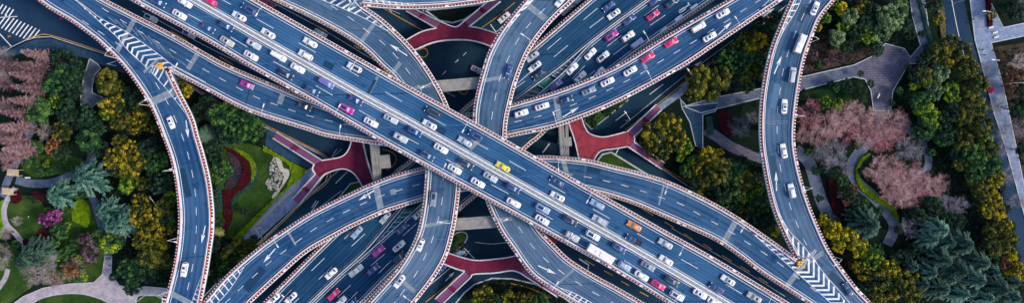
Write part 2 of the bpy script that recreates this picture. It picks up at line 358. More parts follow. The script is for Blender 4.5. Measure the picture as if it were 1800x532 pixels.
def ptsz(px, z, n=8): return cr(PP(px, z), n)
def deck(name, left, right, z, mat, label, thick=1.3):
    l = ptsz(left, z); r = ptsz(right, z); n = int(max(plen(l), plen(r))/3)+2
    l = resamp(l, n); r = resamp(r, n); K = 6
    # push edges out half a metre
    l2 = offs(l, 0.45); r2 = offs(r, -0.45)
    if (l2[n//2]-r[n//2]).length < (l[n//2]-r[n//2]).length: l2 = offs(l, -0.45); r2 = offs(r, 0.45)
    verts = []; faces = []; uvs = []; v = 0.0
    for i in range(n):
        if i: v += ((l[i]+r[i])/2-(l[i-1]+r[i-1])/2).length
        wd = (l2[i]-r2[i]).length
        for k in range(K+1):
            p = l2[i].lerp(r2[i], k/K); verts.append(tuple(p)); uvs.append((wd*k/K, v))
    base = len(verts)
    for i in range(n):
        verts.append((l2[i].x, l2[i].y, z-0.5)); verts.append((r2[i].x, r2[i].y, z-0.5))
        a = l2[i].lerp(r2[i], 0.16); b = l2[i].lerp(r2[i], 0.84)
        verts.append((a.x, a.y, z-thick)); verts.append((b.x, b.y, z-thick))
    mi = []
    for i in range(n-1):
        for k in range(K):
            a = i*(K+1)+k; faces.append((a, a+1, a+K+2, a+K+1)); mi.append(0)
        b = base+4*i
        for q in ((i*(K+1), (i+1)*(K+1), b+4, b), (b, b+4, b+6, b+2), (b+2, b+6, b+7, b+3), (b+3, b+7, b+5, b+1), (b+1, b+5, (i+1)*(K+1)+K, i*(K+1)+K)):
            faces.append(q); mi.append(1)
    me = bpy.data.meshes.new(name); me.from_pydata(verts, [], faces); me.materials.append(mat); me.materials.append(GIRD)
    me.polygons.foreach_set('material_index', mi)
    ul = me.uv_layers.new(name='UVMap'); uvs += [(0, 0)]*(len(verts)-len(uvs))
    for lp in me.loops: ul.data[lp.index].uv = uvs[lp.vertex_index]
    recalc(me)
    o = bpy.data.objects.new(name, me); COL.objects.link(o); struct(o, label)
    jm = MB(); dk = MB(); i = 4
    while i < n-4:
        a, b = l[i].lerp(r[i], .03), l[i].lerp(r[i], .97); t = (b-a).normalized(); nn = Vector((-t.y, t.x, 0))*rng.uniform(.10, .22); k = Vector((0, 0, .004))
        (jm if rng.random() < .5 else dk).quad(a-nn+k, b-nn+k, b+nn+k, a+nn+k)
        if rng.random() < .45:
            c = l[i].lerp(r[i], rng.uniform(.2, .8)); w_ = rng.uniform(.5, 1.5); tt = (l[min(n-1, i+1)]-l[i]).normalized()*rng.uniform(1.5, 5); q = Vector((-tt.y, tt.x, 0)).normalized()*w_; k2 = Vector((0, 0, .006)); c = c+tt*1.3
            (dk if rng.random() < .6 else jm).quad(c-tt-q+k2, c+tt-q+k2, c+tt+q+k2, c-tt+q+k2)
        i += rng.randint(6, 12)
    if dk.f: dk.build('dark_patches', DKP[mat.name], o)
    if jm.f: jm.build('worn_patches', LTP[mat.name], o)
    return o
DKP = {m_.name: ground_mat('patch_'+m_.name, [tuple(x*.62 for x in c1), tuple(x*.80 for x in c1)], .6, 5, .8, .05) for m_, c1 in ((A_MAIN, (.012,.066,.155)), (A_RAMP, (.014,.062,.145)), (A_GREY, (.04,.095,.175)), (A_LOW, (.006,.048,.115)))}
LTP = {m_.name: ground_mat('worn_'+m_.name, [tuple(x*1.25+.01 for x in c1), tuple(x*1.6+.02 for x in c1)], .6, 5, .8, .05) for m_, c1 in ((A_MAIN, (.02,.080,.17)), (A_RAMP, (.02,.074,.16)), (A_GREY, (.05,.105,.185)), (A_LOW, (.008,.052,.12)))}

def parapet(road, px, z, side, flower=None, line=True, trough=True, lines_mb=None, rail=True):
    """side=+1: the outside of the road lies to the left of the polyline's travel"""
    p = ptsz(px, z); n = int(plen(p)/1.5)+2; p = resamp(p, n); s = side
    def rg(a, b): return (min(s*a, s*b), max(s*a, s*b))
    m = MB(); 
    if rail: m.ribbon(p, *rg(-0.95, -0.58), 0, 0.9); m.ribbon(p, *rg(-0.58, 0.42), -0.05, 0.25)
    else: m.ribbon(p, *rg(-0.40, 0.0), 0, 0.85)
    par = m.build('parapet', CONC if rail else CONC2, road)
    if rail: m = MB(); m.ribbon(p, *rg(-0.50, -0.39), 0.26, 0.95); m.build('rail', RAILRED, par)
    if trough:
        m = MB(); m.ribbon(p, *rg(-0.30, 0.27), 0.26, 0.60); m.build('trough', WHITE, par)
        m = MB(); L = plen(p); pp = cr(p, 1); d = 0.3; i = 0; acc = 0
        seg = [(p[k+1]-p[k]).length for k in range(len(p)-1)]
        while d < L-0.3:
            while i < len(seg)-1 and acc+seg[i] < d: acc += seg[i]; i += 1
            t = (p[i+1]-p[i]).normalized(); q = p[i]+t*(d-acc); nn = Vector((-t.y, t.x, 0))*s
            c = q+nn*(0.02+rng.uniform(-.03, .03)); hh = 0.3+rng.uniform(-0.05, 0.1)
            m.box((c.x, c.y, z+0.62+hh/2), (0.60, 0.44, hh), math.atan2(t.y, t.x), 0, 0.8)
            d += 1.06 if rng.random() > .05 else 2.12
        m.build('flowers', flower or FLOWER, par)
    if line and lines_mb is not None: lines_mb.flat(p, *(rg(-1.66, -1.50) if rail else rg(-1.05, -.90)), 0.012)
    return par

def bar(m, a, b, wd, z, dz=0.012):
    a = P(a[0], a[1], z); b = P(b[0], b[1], z); t = (b-a).normalized(); nn = Vector((-t.y, t.x, 0))*wd/2; k = Vector((0, 0, dz))
    m.quad(a-nn+k, b-nn+k, b+nn+k, a+nn+k)
def dash_at(m, poly, centres, z, ln=6.2, wd=0.17):
    pl = [P(a, b, z) for a, b in poly]
    for c in centres:
        q = P(c[0], c[1], z); bi = min(range(len(pl)-1), key=lambda i: ((pl[i]+pl[i+1])/2-q).length)
        t = (pl[bi+1]-pl[bi]).normalized(); nn = Vector((-t.y, t.x, 0))*wd/2; k = Vector((0, 0, .012))
        m.quad(q-t*ln/2-nn+k, q+t*ln/2-nn+k, q+t*ln/2+nn+k, q-t*ln/2+nn+k)
def dash_pts(m, px, z, ln=2.6, wd=0.17):       # one dash centred on each listed point
    p = [P(a, b, z) for a, b in px]
    for i, q in enumerate(p):
        t = (p[min(len(p)-1, i+1)]-p[max(0, i-1)]).normalized(); nn = Vector((-t.y, t.x, 0))*wd/2; k = Vector((0, 0, .012))
        m.quad(q-t*ln/2-nn+k, q+t*ln/2-nn+k, q+t*ln/2+nn+k, q-t*ln/2+nn+k)
def solid(m, px, z, wd=0.17, dz=0.012):
    p = ptsz(px, z, 6); m.flat(p, -wd/2, wd/2, dz)
def arrow(m, a, b, z, dz=0.012):
    a = P(a[0], a[1], z); b = P(b[0], b[1], z); t = (b-a).normalized(); L = (b-a).length; nn = Vector((-t.y, t.x, 0)); k = Vector((0, 0, dz))
    h = a+t*L*0.58
    m.quad(a-nn*.17+k, h-nn*.17+k, h+nn*.17+k, a+nn*.17+k); m.tri(h-nn*.62-t*0.35+k, b+k, h+nn*.62-t*0.35+k)
def hatch(m, inner, outer, n, z, wd=0.42):
    a = resamp(ptsz(inner, z), n); b = resamp(ptsz(outer, z), n)
    for i in range(n):
        if (b[i]-a[i]).length < 0.6: continue
        t = (b[i]-a[i]).normalized(); nn = Vector((-t.y, t.x, 0))*wd/2; k = Vector((0, 0, .016))
        m.quad(a[i]-nn+k, b[i]-nn+k, b[i]+nn+k, a[i]+nn+k)
def chevrons(m, Lb, Rb, mid, n, z, lead=9, wd=0.62, flip=1):
    a = resamp(ptsz(Lb, z), n); b = resamp(ptsz(Rb, z), n); c = resamp(ptsz(mid, z), n)
    for i in range(n):
        t = (c[min(n-1, i+1)]-c[max(0, i-1)]).normalized(); hw = (a[i]-b[i]).length
        ap = c[i]-t*min(lead, hw*0.5)*flip; k = Vector((0, 0, .016))
        for e in (a[i], b[i]):
            if (e-ap).length < 0.4: continue
            d = t*wd*0.55
            m.quad(ap-d+k, e-d+k, e+d+k, ap+d+k)

# ---- main deck
m_main = deck('elevated_road', M_UP, M_LO, ZM, A_MAIN, 'topmost four-lane elevated road running diagonally from upper left to lower right', 1.5)
mk = MB()
parapet(m_main, M_UP, ZM, 1, lines_mb=mk); parapet(m_main, M_LO, ZM, -1, lines_mb=mk)
md = resamp(ptsz(M_MD, ZM), 260)
m = MB(); m.ribbon(md, -1.0, 1.0, 0, 0.18); med = m.build('median', CONC2, m_main)
m = MB(); m.ribbon(md, -0.85, -0.42, 0.18, 0.85); m.ribbon(md, 0.42, 0.85, 0.18, 0.85)
m.build('median_barrier', CONC, med)
m = MB(); m.ribbon(md, -0.08, 0.08, 0.55, 0.75)
for i in range(0, 260, 2): m.box((md[i].x, md[i].y, ZM+.45), (0.12, 0.3, 0.6), 0)
m.build('guard_rail', STEEL, med)
mk.flat(md, -1.42, -1.26, .012); mk.flat(md, 1.26, 1.42, .012)
dash_at(mk, M_UP, [(316,-42),(391,0),(466,42),(540,84),(616,126),(692,170),(768,212),(843,254),(910,291),(979,331),(1057,375),(1135,418),(1212,463),(1290,507)], ZM)
dash_at(mk, M_LO, [(270,-9),(345,33),(420,74),(495,116),(570,159),(646,202),(721,245),(800,288),(879,332),(957,377),(1035,421),(1112,466),(1191,511)], ZM)
mk.build('lane_markings', PAINT, m_main)
m = MB()
for a, b, wd in (((842,246),(826,262),1.3),((820,262),(795,312),1.6),((664,135),(647,167),0.9)): bar(m, a, b, wd, ZM, .008)
m.build('joint_strip', JOINT, m_main)
m = MB(); bar(m, (660,140), (646,166), 1.0, ZM, .010); m.build('dark_patch', PATCHD, m_main)

# ---- vertical arcs (upper middle to lower middle)
ce = deck('elevated_road', C_LO+C_HID+E_LF, SEAM_CL+C_UP+C_HID2+E_RT, ZV, A_GREY, 'two-lane elevated ramp from upper middle curving down past the centre to lower middle')
mk = MB()
parapet(ce, C_LO+C_HID+E_LF, ZV, -1, FLOWERG, lines_mb=mk); parapet(ce, C_UP+C_HID2+E_RT, ZV, 1, lines_mb=mk)
dash_pts(mk, [(530,-25),(560,-5),(588,14),(617,33),(644,54),(672,75),(695,98),(717,125),(738,155),(758,190),(772,230),(779,270),(779,310),(777,353),(770,386),(760,420),(747,450),(731,481),(708,512),(690,535)], ZV)
arrow(mk, (716,98), (685,78), ZV)
solid(mk, [(545,-10),(570,2),(600,14),(633,29),(665,46),(690,60),(705,72),(725,95)], ZV)

for i in range(-2, 6):
    bx, by = 570+10.5*i, 1+4.7*i
    bar(mk, (bx, by), (bx+15, by-9), .62, ZV, .016); bar(mk, (bx+15.6, by-8), (bx+11, by-20), .62, ZV, .016)
hatch(mk, [(643,34),(656,41),(669,48),(692,62)], [(656,25),(666,33),(679,43),(697,60)], 5, ZV, .5)
mk.build('lane_markings', PAINT, ce)
m = MB()
for a, b, wd in (((662,36),(634,75),1.3),((720,156),(772,148),1.0),((738,398),(797,387),1.2),((690,128),(704,110),1.4),((703,490),(730,512),1.4)): bar(m, a, b, wd, ZV, .008)
m.build('joint_strip', JOINT, ce)
df = deck('elevated_road', D_L+D_HID+F_L, D_R+D_HID2+F_R, ZV, A_GREY, 'two-lane elevated ramp from top centre passing under the main road to bottom right of centre')
mk = MB()
parapet(df, D_L+D_HID+F_L, ZV, -1, lines_mb=mk); parapet(df, D_R+D_HID2+F_R, ZV, 1, lines_mb=mk)
dash_pts(mk, [(975,-5),(953,20),(929,45),(909,73),(893,104),(879,137),(871,170),(865,203),(862,240),(866,290),(880,335),(897,372),(915,403),(936,432),(960,456),(987,477),(1017,497),(1047,515),(1080,533)], ZV)
arrow(mk, (946,466), (978,481), ZV)
solid(mk, [(957,-20),(935,3),(915,24),(893,48)], ZV); hatch(mk, [(950,-12),(930,8),(903,38)], [(932,-2),(915,20),(898,40)], 5, ZV)
solid(mk, [(985,505),(1015,517),(1060,543)], ZV); hatch(mk, [(1005,512),(1030,525),(1060,543)], [(998,520),(1020,534),(1050,552)], 7, ZV)
mk.build('lane_markings', PAINT, df)
m = MB()
for a, b, wd in (((926,8),(962,36),2.0),((850,142),(905,131),1.2),((872,386),(900,384),1.2),((1012,470),(978,500),0.7)): bar(m, a, b, wd, ZV, .008)
m.build('joint_strip', JOINT, df)
lr = deck('elevated_road', L_UP, SEAM_CL[:-1]+L_LO, ZV-.008, A_GREY, 'elevated connector along the top edge joining the two upper middle ramps')
mk = MB(); parapet(lr, L_LO, ZV-.008, -1, lines_mb=mk); parapet(lr, L_UP, ZV-.008, 1, lines_mb=mk)

for i in range(8): bar(mk, (650+11*i, -1+1.2*i), (655+11*i, 9+.35*i), .55, ZV, .018)
solid(mk, [(620,-14),(650,-2),(700,5),(740,10)], ZV); mk.build('lane_markings', PAINT, lr)

# ---- horizontal arcs
bh = deck('elevated_road', B_UP+B_HID+H_UP, SEAM_AB[:-1]+B_LO+BH_HID2+H_LO, ZH, A_RAMP, 'elevated ramp from upper left passing under the main road to upper right')
mk = MB()
parapet(bh, B_UP+B_HID+H_UP, ZH, 1, lines_mb=mk); parapet(bh, B_LO+BH_HID2+H_LO, ZH, -1, lines_mb=mk)
dash_pts(mk, [(185,18),(217,38),(246,56),(275,73),(304,90),(333,108),(362,124),(391,140),(421,156),(451,171),(482,183),(513,194),(545,204),(578,212),(611,219),(645,226),(700,236),(760,238),(820,232),(870,222),(911,213),(945,205),(977,195),(1008,184),(1041,171),(1072,157),(1102,142),(1131,127),(1161,108),(1190,91),(1219,74),(1249,55),(1278,37),(1307,18),(1333,2),(1360,-15)], ZH)
arrow(mk, (989,206), (1018,188), ZH); arrow(mk, (1263,61), (1286,39), ZH)
solid(mk, [(1270,62),(1300,40),(1330,20),(1362,-8)], ZH); hatch(mk, [(1310,32),(1335,15),(1365,-10)], [(1313,40),(1340,22),(1372,0)], 6, ZH)
chevrons(mk, [(150,17),(180,43),(205,65),(228,92),(259,120),(272,133)], [(150,13),(180,35),(225,59),(270,90),(300,113),(306,118)], [(150,15),(180,38),(216,70),(252,98),(285,122),(296,128)], 16, ZH)
solid(mk, [(122,-8),(150,15),(180,43),(205,65),(228,92),(259,120),(285,148),(310,178),(330,205)], ZH); solid(mk, [(122,-9),(150,12),(180,34),(225,58),(270,89),(300,112),(330,128),(362,145)], ZH)
hatch(mk, [(268,130),(290,153),(325,197)], [(276,110),(303,140),(334,195)], 7, ZH)
mk.build('lane_markings', PAINT, bh)
m = MB(); hatch(m, [(205,42),(250,68),(300,98),(330,118)], [(190,30),(228,44),(262,64),(300,95)], 11, ZH, .3); m.build('worn_markings', FADED, bh)
m = MB()
for a, b, wd in (((237,33),(205,92),1.6),((348,94),(330,122),1.6),((497,166),(491,183),1.8),((977,170),(985,220),1.8),((1129,108),(1137,122),1.0)): bar(m, a, b, wd, ZH, .008)
m.build('joint_strip', JOINT, bh)
ig = deck('elevated_road', I_UP+I_HID+G_UP+SEAM_GK[1:], I_LO+I_HID2+G_LO, ZH, A_RAMP, 'elevated ramp from lower left passing under the main road to lower right')
mk = MB()
parapet(ig, I_UP+I_HID+G_UP, ZH, 1, lines_mb=mk); parapet(ig, I_LO+I_HID2+G_LO, ZH, -1, lines_mb=mk)
dash_pts(mk, [(400,528),(423,506),(448,483),(472,462),(498,442),(525,422),(551,403),(580,386),(609,371),(639,357),(670,344),(701,334),(732,325),(790,312),(860,305),(940,302),(1000,306),(1033,311),(1066,318),(1098,326),(1131,336),(1163,347),(1196,358),(1225,374),(1256,391),(1286,408),(1314,426),(1343,444),(1372,464),(1400,485),(1430,508)], ZH)
arrow(mk, (658,334), (630,352), ZH); arrow(mk, (484,436), (463,461), ZH)
solid(mk, [(350,560),(390,524),(412,496),(430,467)], ZH); hatch(mk, [(360,552),(388,524),(412,496),(422,480)], [(352,540),(375,513),(402,485),(418,474)], 9, ZH)
solid(mk, [(1296,390),(1330,416),(1355,438),(1390,469),(1415,491),(1452,524),(1480,549)], ZH)

for xa, xb, yy in ((1318,1321,404),(1327,1333,413),(1337,1345,422),(1346,1356,430),(1355,1367,438),(1365,1377,446),(1374,1388,453.5),(1383,1397,461.5),(1392,1410,469)): bar(mk, (xa, yy), (xb, yy), .6, ZH, .016)

for i in range(9):
    ax_, ay_ = 1421.7+8.8*i, 477.7+7.8*i
    bar(mk, (1390+(ay_-469)*1.13, ay_), (ax_+1.4, ay_), .62, ZH, .016); bar(mk, (ax_, ay_-1.8), (ax_, 431+(ax_-1412)*1.33), .62, ZH, .016)
for xx, ya, yb in ((1403.5,425,448),(1412,433,457)): bar(mk, (xx, ya), (xx, yb), .6, ZH, .018)
mk.build('lane_markings', PAINT, ig)
m = MB()
for a, b, wd in (((660,322),(670,370),2.2),((1294,387),(1272,426),1.9),((1428,443),(1382,504),1.8),((990,280),(996,305),1.6),((1167,325),(1158,360),0.6),((505,405),(520,430),0.7),((686,338),(696,336),1.8)): bar(m, a, b, wd, ZH, .008)
m.build('joint_strip', JOINT, ig)
# ---- outer loops
ar = deck('elevated_road', SEAM_AB+A_R[1:], A_L, ZH-.008, A_RAMP, 'curved elevated ramp bowing down the left side beside the park')
mk = MB(); parapet(ar, A_R, ZH-.008, 1, lines_mb=mk); parapet(ar, A_L, ZH-.008, -1, lines_mb=mk)
dash_pts(mk, [(150,40),(178,58),(208,78),(238,100),(259,123),(277,151),(293,178),(308,209),(321,241),(331,273),(338,305),(343,338),(345,371),(345,403),(343,437),(338,470),(331,502),(322,535)], ZH)
arrow(mk, (327,211), (331,242), ZH); arrow(mk, (361,396), (354,427), ZH)
solid(mk, [(366,440),(358,470),(348,500),(334,540)], ZH); hatch(mk, [(362,452),(352,490),(336,530)], [(367,455),(361,495),(350,540)], 11, ZH)
mk.build('lane_markings', PAINT, ar)
m = MB()
for a, b, wd in (((311,158),(266,180),2.6),((296,512),(335,532),1.8)): bar(m, a, b, wd, ZH, .008)
m.build('joint_strip', JOINT, ar)
kr = deck('elevated_road', K_L+SEAM_GK[1:], K_R, ZH-.008, A_GREY, 'curved elevated ramp bowing down the right side through the gardens')
mk = MB(); parapet(kr, K_L, ZH-.008, -1, lines_mb=mk); parapet(kr, K_R, ZH-.008, 1, lines_mb=mk)
dash_pts(mk, [(1440,-28),(1426,0),(1411,30),(1397,61),(1385,94),(1376,127),(1371,160),(1367,193),(1366,228),(1368,262),(1372,295),(1380,329),(1389,362),(1401,393),(1415,424),(1433,457),(1455,490),(1480,522)], ZH)
arrow(mk, (1361,130), (1374,98), ZH); arrow(mk, (1365,335), (1364,301), ZH)
solid(mk, [(1412,-8),(1398,22),(1380,50),(1366,78)], ZH); hatch(mk, [(1410,-5),(1396,25),(1378,53)], [(1391,2),(1381,26),(1374,46)], 6, ZH)
solid(mk, [(1360,358),(1372,380),(1390,408),(1412,431),(1450,481),(1485,521),(1505,545)], ZH); hatch(mk, [(1375,386),(1384,402),(1394,415)], [(1375,399),(1384,421),(1394,438)], 3, ZH, .6)
mk.build('lane_markings', PAINT, kr)
m = MB()
for a, b, wd in (((1452,440),(1418,462),1.6),((1342,214),(1394,212),0.12),((1342,218),(1394,216),0.12)): bar(m, a, b, wd, ZH, .008)
m.build('joint_strip', JOINT, kr)
# ---- lower expressway, two carriageways
xn = deck('elevated_road', X_NW, X_ML, ZX, A_LOW, 'left carriageway of the six-lane expressway running under every ramp')
mk = MB(); parapet(xn, X_NW, ZX, 1, lines_mb=mk); parapet(xn, X_ML, ZX, -1, trough=False, rail=False, lines_mb=mk)
dash_at(mk, X_NW, [(1038,25),(974,77),(922,136),(559,464),(617,408),(501,520),(1100,-25)], ZX)
dash_at(mk, X_ML, [(1049,40),(986,90),(910,152),(572,479),(630,421),(514,534)], ZX)
mk.build('lane_markings', PAINT, xn)
xs = deck('elevated_road', X_MR, X_SE, ZX, A_LOW, 'right carriageway of the six-lane expressway running under every ramp')
mk = MB(); parapet(xs, X_MR, ZX, 1, trough=False, rail=False, lines_mb=mk); parapet(xs, X_SE, ZX, -1, lines_mb=mk)
dash_at(mk, X_MR, [(1145,19),(1080,72),(1017,127),(957,180),(664,456),(605,511),(720,403),(1200,-22)], ZX)
dash_at(mk, X_SE, [(1156,36),(1091,87),(1034,134),(970,190),(677,468),(617,523)], ZX)
# lane panel and bus lane glyph box
bar(mk, (1187,36), (1199,27), .9, ZX, .013); bar(mk, (1214,16), (1226,8), .9, ZX, .013); bar(mk, (1161,57), (1172,48), .6, ZX, .013)
for a, b in (((1193,21),(1202,14)),((1196,17),(1193,21)),((1202,14),(1206,16)),((1206,16),(1196,22.5)),((1196,22.5),(1193,21)),((1204,14),(1212,8)),((1209,5),(1213,10))): bar(mk, a, b, .35, ZX, .013)
mk.build('lane_markings', PAINT, xs)
# green netting panels and grilles filling the gap between the carriageways
def gap_panels(t0, t1, px0, px1, n, mat, nm):
    a = resamp(PP(px0, ZX), n+1); b = resamp(PP(px1, ZX), n+1); m = MB(); f = MB()
    for i in range(n):
        q = [a[i].lerp(a[i+1], .04), a[i].lerp(a[i+1], .96), b[i].lerp(b[i+1], .96), b[i].lerp(b[i+1], .04)]
        m.prism([(v.x, v.y) for v in q], ZX-.35, ZX-.2)
        f.tube(a[i]-Vector((0, 0, .1)), b[i]-Vector((0, 0, .1)), .15, None, 4)
        if i == 0: f.ribbon(a, -.12, .12, -.2, -.06); f.ribbon(b, -.12, .12, -.2, -.06)
    o = m.build(nm, mat); f.build('frame', PALEB, o); return o
g1 = gap_panels(0, 1, [(658,430),(680,405),(712,366)], [(662,431),(690,408),(738,362)], 8, GREENNET, 'netting_panel')
tag(g1, 'green netting panels filling the expressway median gap at lower left', 'netting')
g2 = gap_panels(0, 1, [(946,150),(966,136)], [(957,156),(975,138)], 1, GREENNET, 'netting_panel')
tag(g2, 'single green netting panel in the expressway median at upper right', 'netting')
g3 = gap_panels(0, 1, [(905,182),(942,152)], [(930,180),(953,158)], 4, BROWNNET, 'median_grille')
tag(g3, 'grey grilles in the expressway median below the green panel', 'grille')
g4 = gap_panels(0, 1, [(970,133),(985,121),(1015,96)], [(980,136),(996,121),(1017,97)], 6, BROWNNET, 'median_grille')
tag(g4, 'narrow grey grilles in the expressway median above the green panel', 'grille')

# ------------------------------------------------------------------ piers and crossheads
def pier(px, py, ztop, ln, ang, wd=2.0, ncol=2, desc='concrete pier', place='', arm=None):
    zc = ztop-0.9; c = P(px, py, ztop); e = empty('pier', (c.x, c.y, 0), ang)
    m = MB(); m.box((0, 0, ztop-0.8), (ln, wd, 1.6))
    m.box((0, wd*0.3, ztop+.06), (ln*.98, .3, .12)); m.box((0, -wd*0.3, ztop+.06), (ln*.98, .3, .12))
    m.build('crosshead', CONC_D, e)
    xs_ = [-ln*.32, ln*.32] if ncol == 2 else [0]
    for x in xs_:
        m = MB(); m.box((x, 0, (ztop-1.6)/2), (1.8, 1.6, ztop-1.6)); m.build('column', CONC_D, e)
    if arm:
        m = MB(); m.box(arm[0], arm[1]); m.build('bearing_block', CONC_D, e)
    e['category'] = 'pier'; e['group'] = 'concrete piers under the ramps'
    reg(e, desc, place, px, py); return e
pier(812,148,18.4,26,math.radians(5),3.8,2,'broad concrete crosshead','spanning between the two upper middle ramps')
pier(842,391,18.4,22,math.radians(4),3.9,2,'broad concrete crosshead','spanning between the two lower middle ramps')
pier(658,283,13.4,19,math.radians(-84),2.0,1,'grey concrete crosshead beam','beside the left red footbridge',((0.5,3.4,12.7),(4.5,3.5,1.2)))
pier(665,283,13.2,19,math.radians(-86),1.0,1,'narrow pale crosshead beam','beside the left red footbridge')
pier(988,247,13.4,17,math.radians(-86),1.9,1,'grey concrete crosshead beam','beside the right red footbridge',((0.5,1.6,12.7),(3,3.2,1.2)))
pier(997,247,13.2,17,math.radians(-88),1.0,1,'narrow pale crosshead beam','beside the right red footbridge')
def pier_row(road, Lx, Rx, z, ts):
    l = ptsz(Lx, z); r = ptsz(Rx, z); n = 200; l = resamp(l, n); r = resamp(r, n)
    for t in ts:
        i = int(t*(n-1)); c = (l[i]+r[i])/2; d = l[i]-r[i]; m = MB()
        m.box((c.x, c.y, z-2.0), (d.length*.72, 1.5, 1.3), math.atan2(d.y, d.x)); m.box((c.x, c.y, (z-2.6)/2), (2.2, 1.5, z-2.6), math.atan2(d.y, d.x))
        m.build('pier', CONC_D, road)
pier_row(ar, A_L, SEAM_AB[2:]+A_R[1:], ZH, (.15, .3, .45, .6, .75, .9)); pier_row(kr, K_L, K_R[:13], ZH, (.1, .25, .4, .55, .7, .85))
pier_row(bh, B_UP, B_LO, ZH, (.6, .85)); pier_row(ig, I_UP, I_LO, ZH, (.2, .45)); pier_row(ig, G_UP, G_LO, ZH, (.4, .65, .9)); pier_row(bh, H_UP, H_LO, ZH, (.4, .65, .9))

# ------------------------------------------------------------------ red footbridges
def footbridge(poly, rails, stairs, label, arcs=(), surf=None):
    surf = surf or REDDECK
    c = P(sum(p[0] for p in poly)/len(poly), sum(p[1] for p in poly)/len(poly), 0); e = empty('footbridge', (c.x, c.y, 0))
    off = Vector((c.x, c.y, 0))
    def fin(m, nm, mt): 
        m.v = [(v[0]-off.x, v[1]-off.y, v[2]) for v in m.v]; return m.build(nm, mt, e)
    q = PP(poly, ZF); m = MB(); m.prism([(v.x, v.y) for v in q], ZF-.5, ZF, 0, 1); fin(m, 'deck', [surf, CONC])
    for i, (a, wd) in enumerate(arcs):
        p = ptsz(a, ZF); m = MB(); m.ribbon(p, -wd/2, wd/2, -.56, -.015); fin(m, 'ring_deck', surf)
    for r in rails:
        p = ptsz(r, ZF, 6); m = MB(); m.ribbon(p, -.26, .10, -.4, .12); m.ribbon(p, -.12, .04, 1.0, 1.12)
        p2 = resamp(p, max(3, int(plen(p)/1.6)))
        for v in p2: m.box((v.x, v.y, ZF+.55), (.09, .09, 1.0))
        fin(m, 'railing', CONC)
    for (a0, a1, b0, b1, zt) in stairs:      # top pair then bottom pair
        A0, A1, B0, B1 = P(*a0, ZF), P(*a1, ZF), P(*b0, zt), P(*b1, zt)
        n = 26; m = MB()
        for i in range(n):
            t0 = i/n; t1 = (i+1)/n; tt = t0
            if 12 <= i <= 14: tt = 12/n
            z = ZF-.16+(zt-ZF)*tt
            q = [A0.lerp(B0, t0), A0.lerp(B0, t1), A1.lerp(B1, t1), A1.lerp(B1, t0)]
            m.prism([(v.x, v.y) for v in q], z-.35, z, 1 if 12 <= i <= 14 else 0, 1)
            if not 12 <= i <= 14:
                q2 = [A0.lerp(B0, t1-.006), A0.lerp(B0, t1), A1.lerp(B1, t1), A1.lerp(B1, t1-.006)]
                m.prism([(v.x, v.y) for v in q2], z, z+.02, 2, 2)
        st = fin(m, 'stairway', [REDSTAIR, REDDECK, YELLOWISH])
        for p0, p1 in ((A0, B0), (A1, B1)):
            m = MB(); p = [p0.lerp(p1, k/10) for k in range(11)]; m.ribbon(p, -.2, .2, -.5, .2); m.ribbon(p, -.05, .07, 0.95, 1.05)
            for v in p: m.box((v.x, v.y, v.z+.5), (.08, .08, .95))
            o = fin(m, 'railing', CONC)
    tag(e, label, 'footbridge', 'red pedestrian footbridges'); return e
YELLOWISH = plain('stair_nosing', (0.36, 0.20, 0.26), 0.7)
footbridge([(712,94),(729,88),(765,74),(806,70),(837,73),(864,82),(880,90),(888,66),(876,61),(846,51),(824,47),(817,37),(805,47),(794,47),(775,39),(768,50),(743,56),(720,68),(702,80)],
  [[(712,94),(729,88),(765,74),(806,70),(837,73),(864,82),(880,90)],[(888,66),(876,61),(846,51),(824,47)],[(817,37),(805,47),(794,47),(775,39)],[(768,50),(743,56),(720,68),(702,80)]],
  [((775,39),(767,50),(724,14),(714,20),.4),((825,47),(817,37),(880,3),(866,-4),.4)], 'red footbridge in top centre with two stairways forming a Y',
  [([(712,86),(690,105),(660,140),(640,190),(628,248)],5.2),([(876,74),(930,100),(975,150),(1004,200),(1013,225)],5.2)])
footbridge([(618,240),(618,249),(612,265),(599,276),(567,282),(562,286),(555,290),(551,296),(555,305),(564,312),(576,303),(603,296),(623,305),(637,326),(645,340),(668,335),(657,317),(648,290),(643,272),(638,250),(637,240)],
  [[(618,240),(618,249),(612,265),(599,276),(567,282)],[(553,288),(550,297),(555,305)],[(564,312),(576,303),(603,296),(623,305),(637,326),(645,340)],[(668,335),(657,317),(648,290),(643,272),(638,250),(637,240)]],
  [((567,282),(553,289),(486,232),(480,243),.4),((555,305),(565,312),(514,349),(526,359),.4)], 'magenta-red footbridge on the left with stairways forming a Y beside the garden',
  [([(654,330),(690,385),(740,430),(785,454)],5.2)])
footbridge([(997,205),(1003,225),(1010,245),(1018,278),(1022,295),(1040,295),(1044,280),(1056,265),(1080,261),(1103,257),(1114,249),(1112,240),(1107,232),(1092,234),(1060,241),(1038,236),(1030,228),(1023,210),(1020,200)],
  [[(997,205),(1003,225),(1010,245),(1018,278),(1022,295)],[(1040,295),(1044,280),(1056,265),(1080,261),(1103,257)],[(1114,249),(1115,243),(1113,240)],[(1100,232),(1085,236),(1060,241),(1038,236),(1029,226),(1023,210),(1020,200)]],
  [((1102,232),(1114,240),(1153,184),(1163,193),.4),((1114,249),(1104,258),(1168,286),(1163,297),.4)], 'red footbridge on the right side beside the big golden tree',
  [([(1030,292),(1026,330),(1000,380),(966,420),(915,462)],5.2)], REDDECK2)
footbridge([(777,441),(789,444),(833,456),(872,454),(900,450),(912,449),(922,466),(917,480),(900,475),(870,479),(834,481),(829,486),(817,476),(800,471),(780,463),(768,458)],
  [[(777,441),(789,444),(833,456),(872,454),(900,450),(920,444)],[(917,480),(900,475),(870,479),(834,481),(828,486)],[(817,476),(800,471),(780,463),(768,458)]],
  [((817,476),(828,486),(765,524),(777,534),.4),((921,467),(916,480),(985,510),(980,521),.4)], 'red footbridge at bottom centre with its stairway going down to the left')

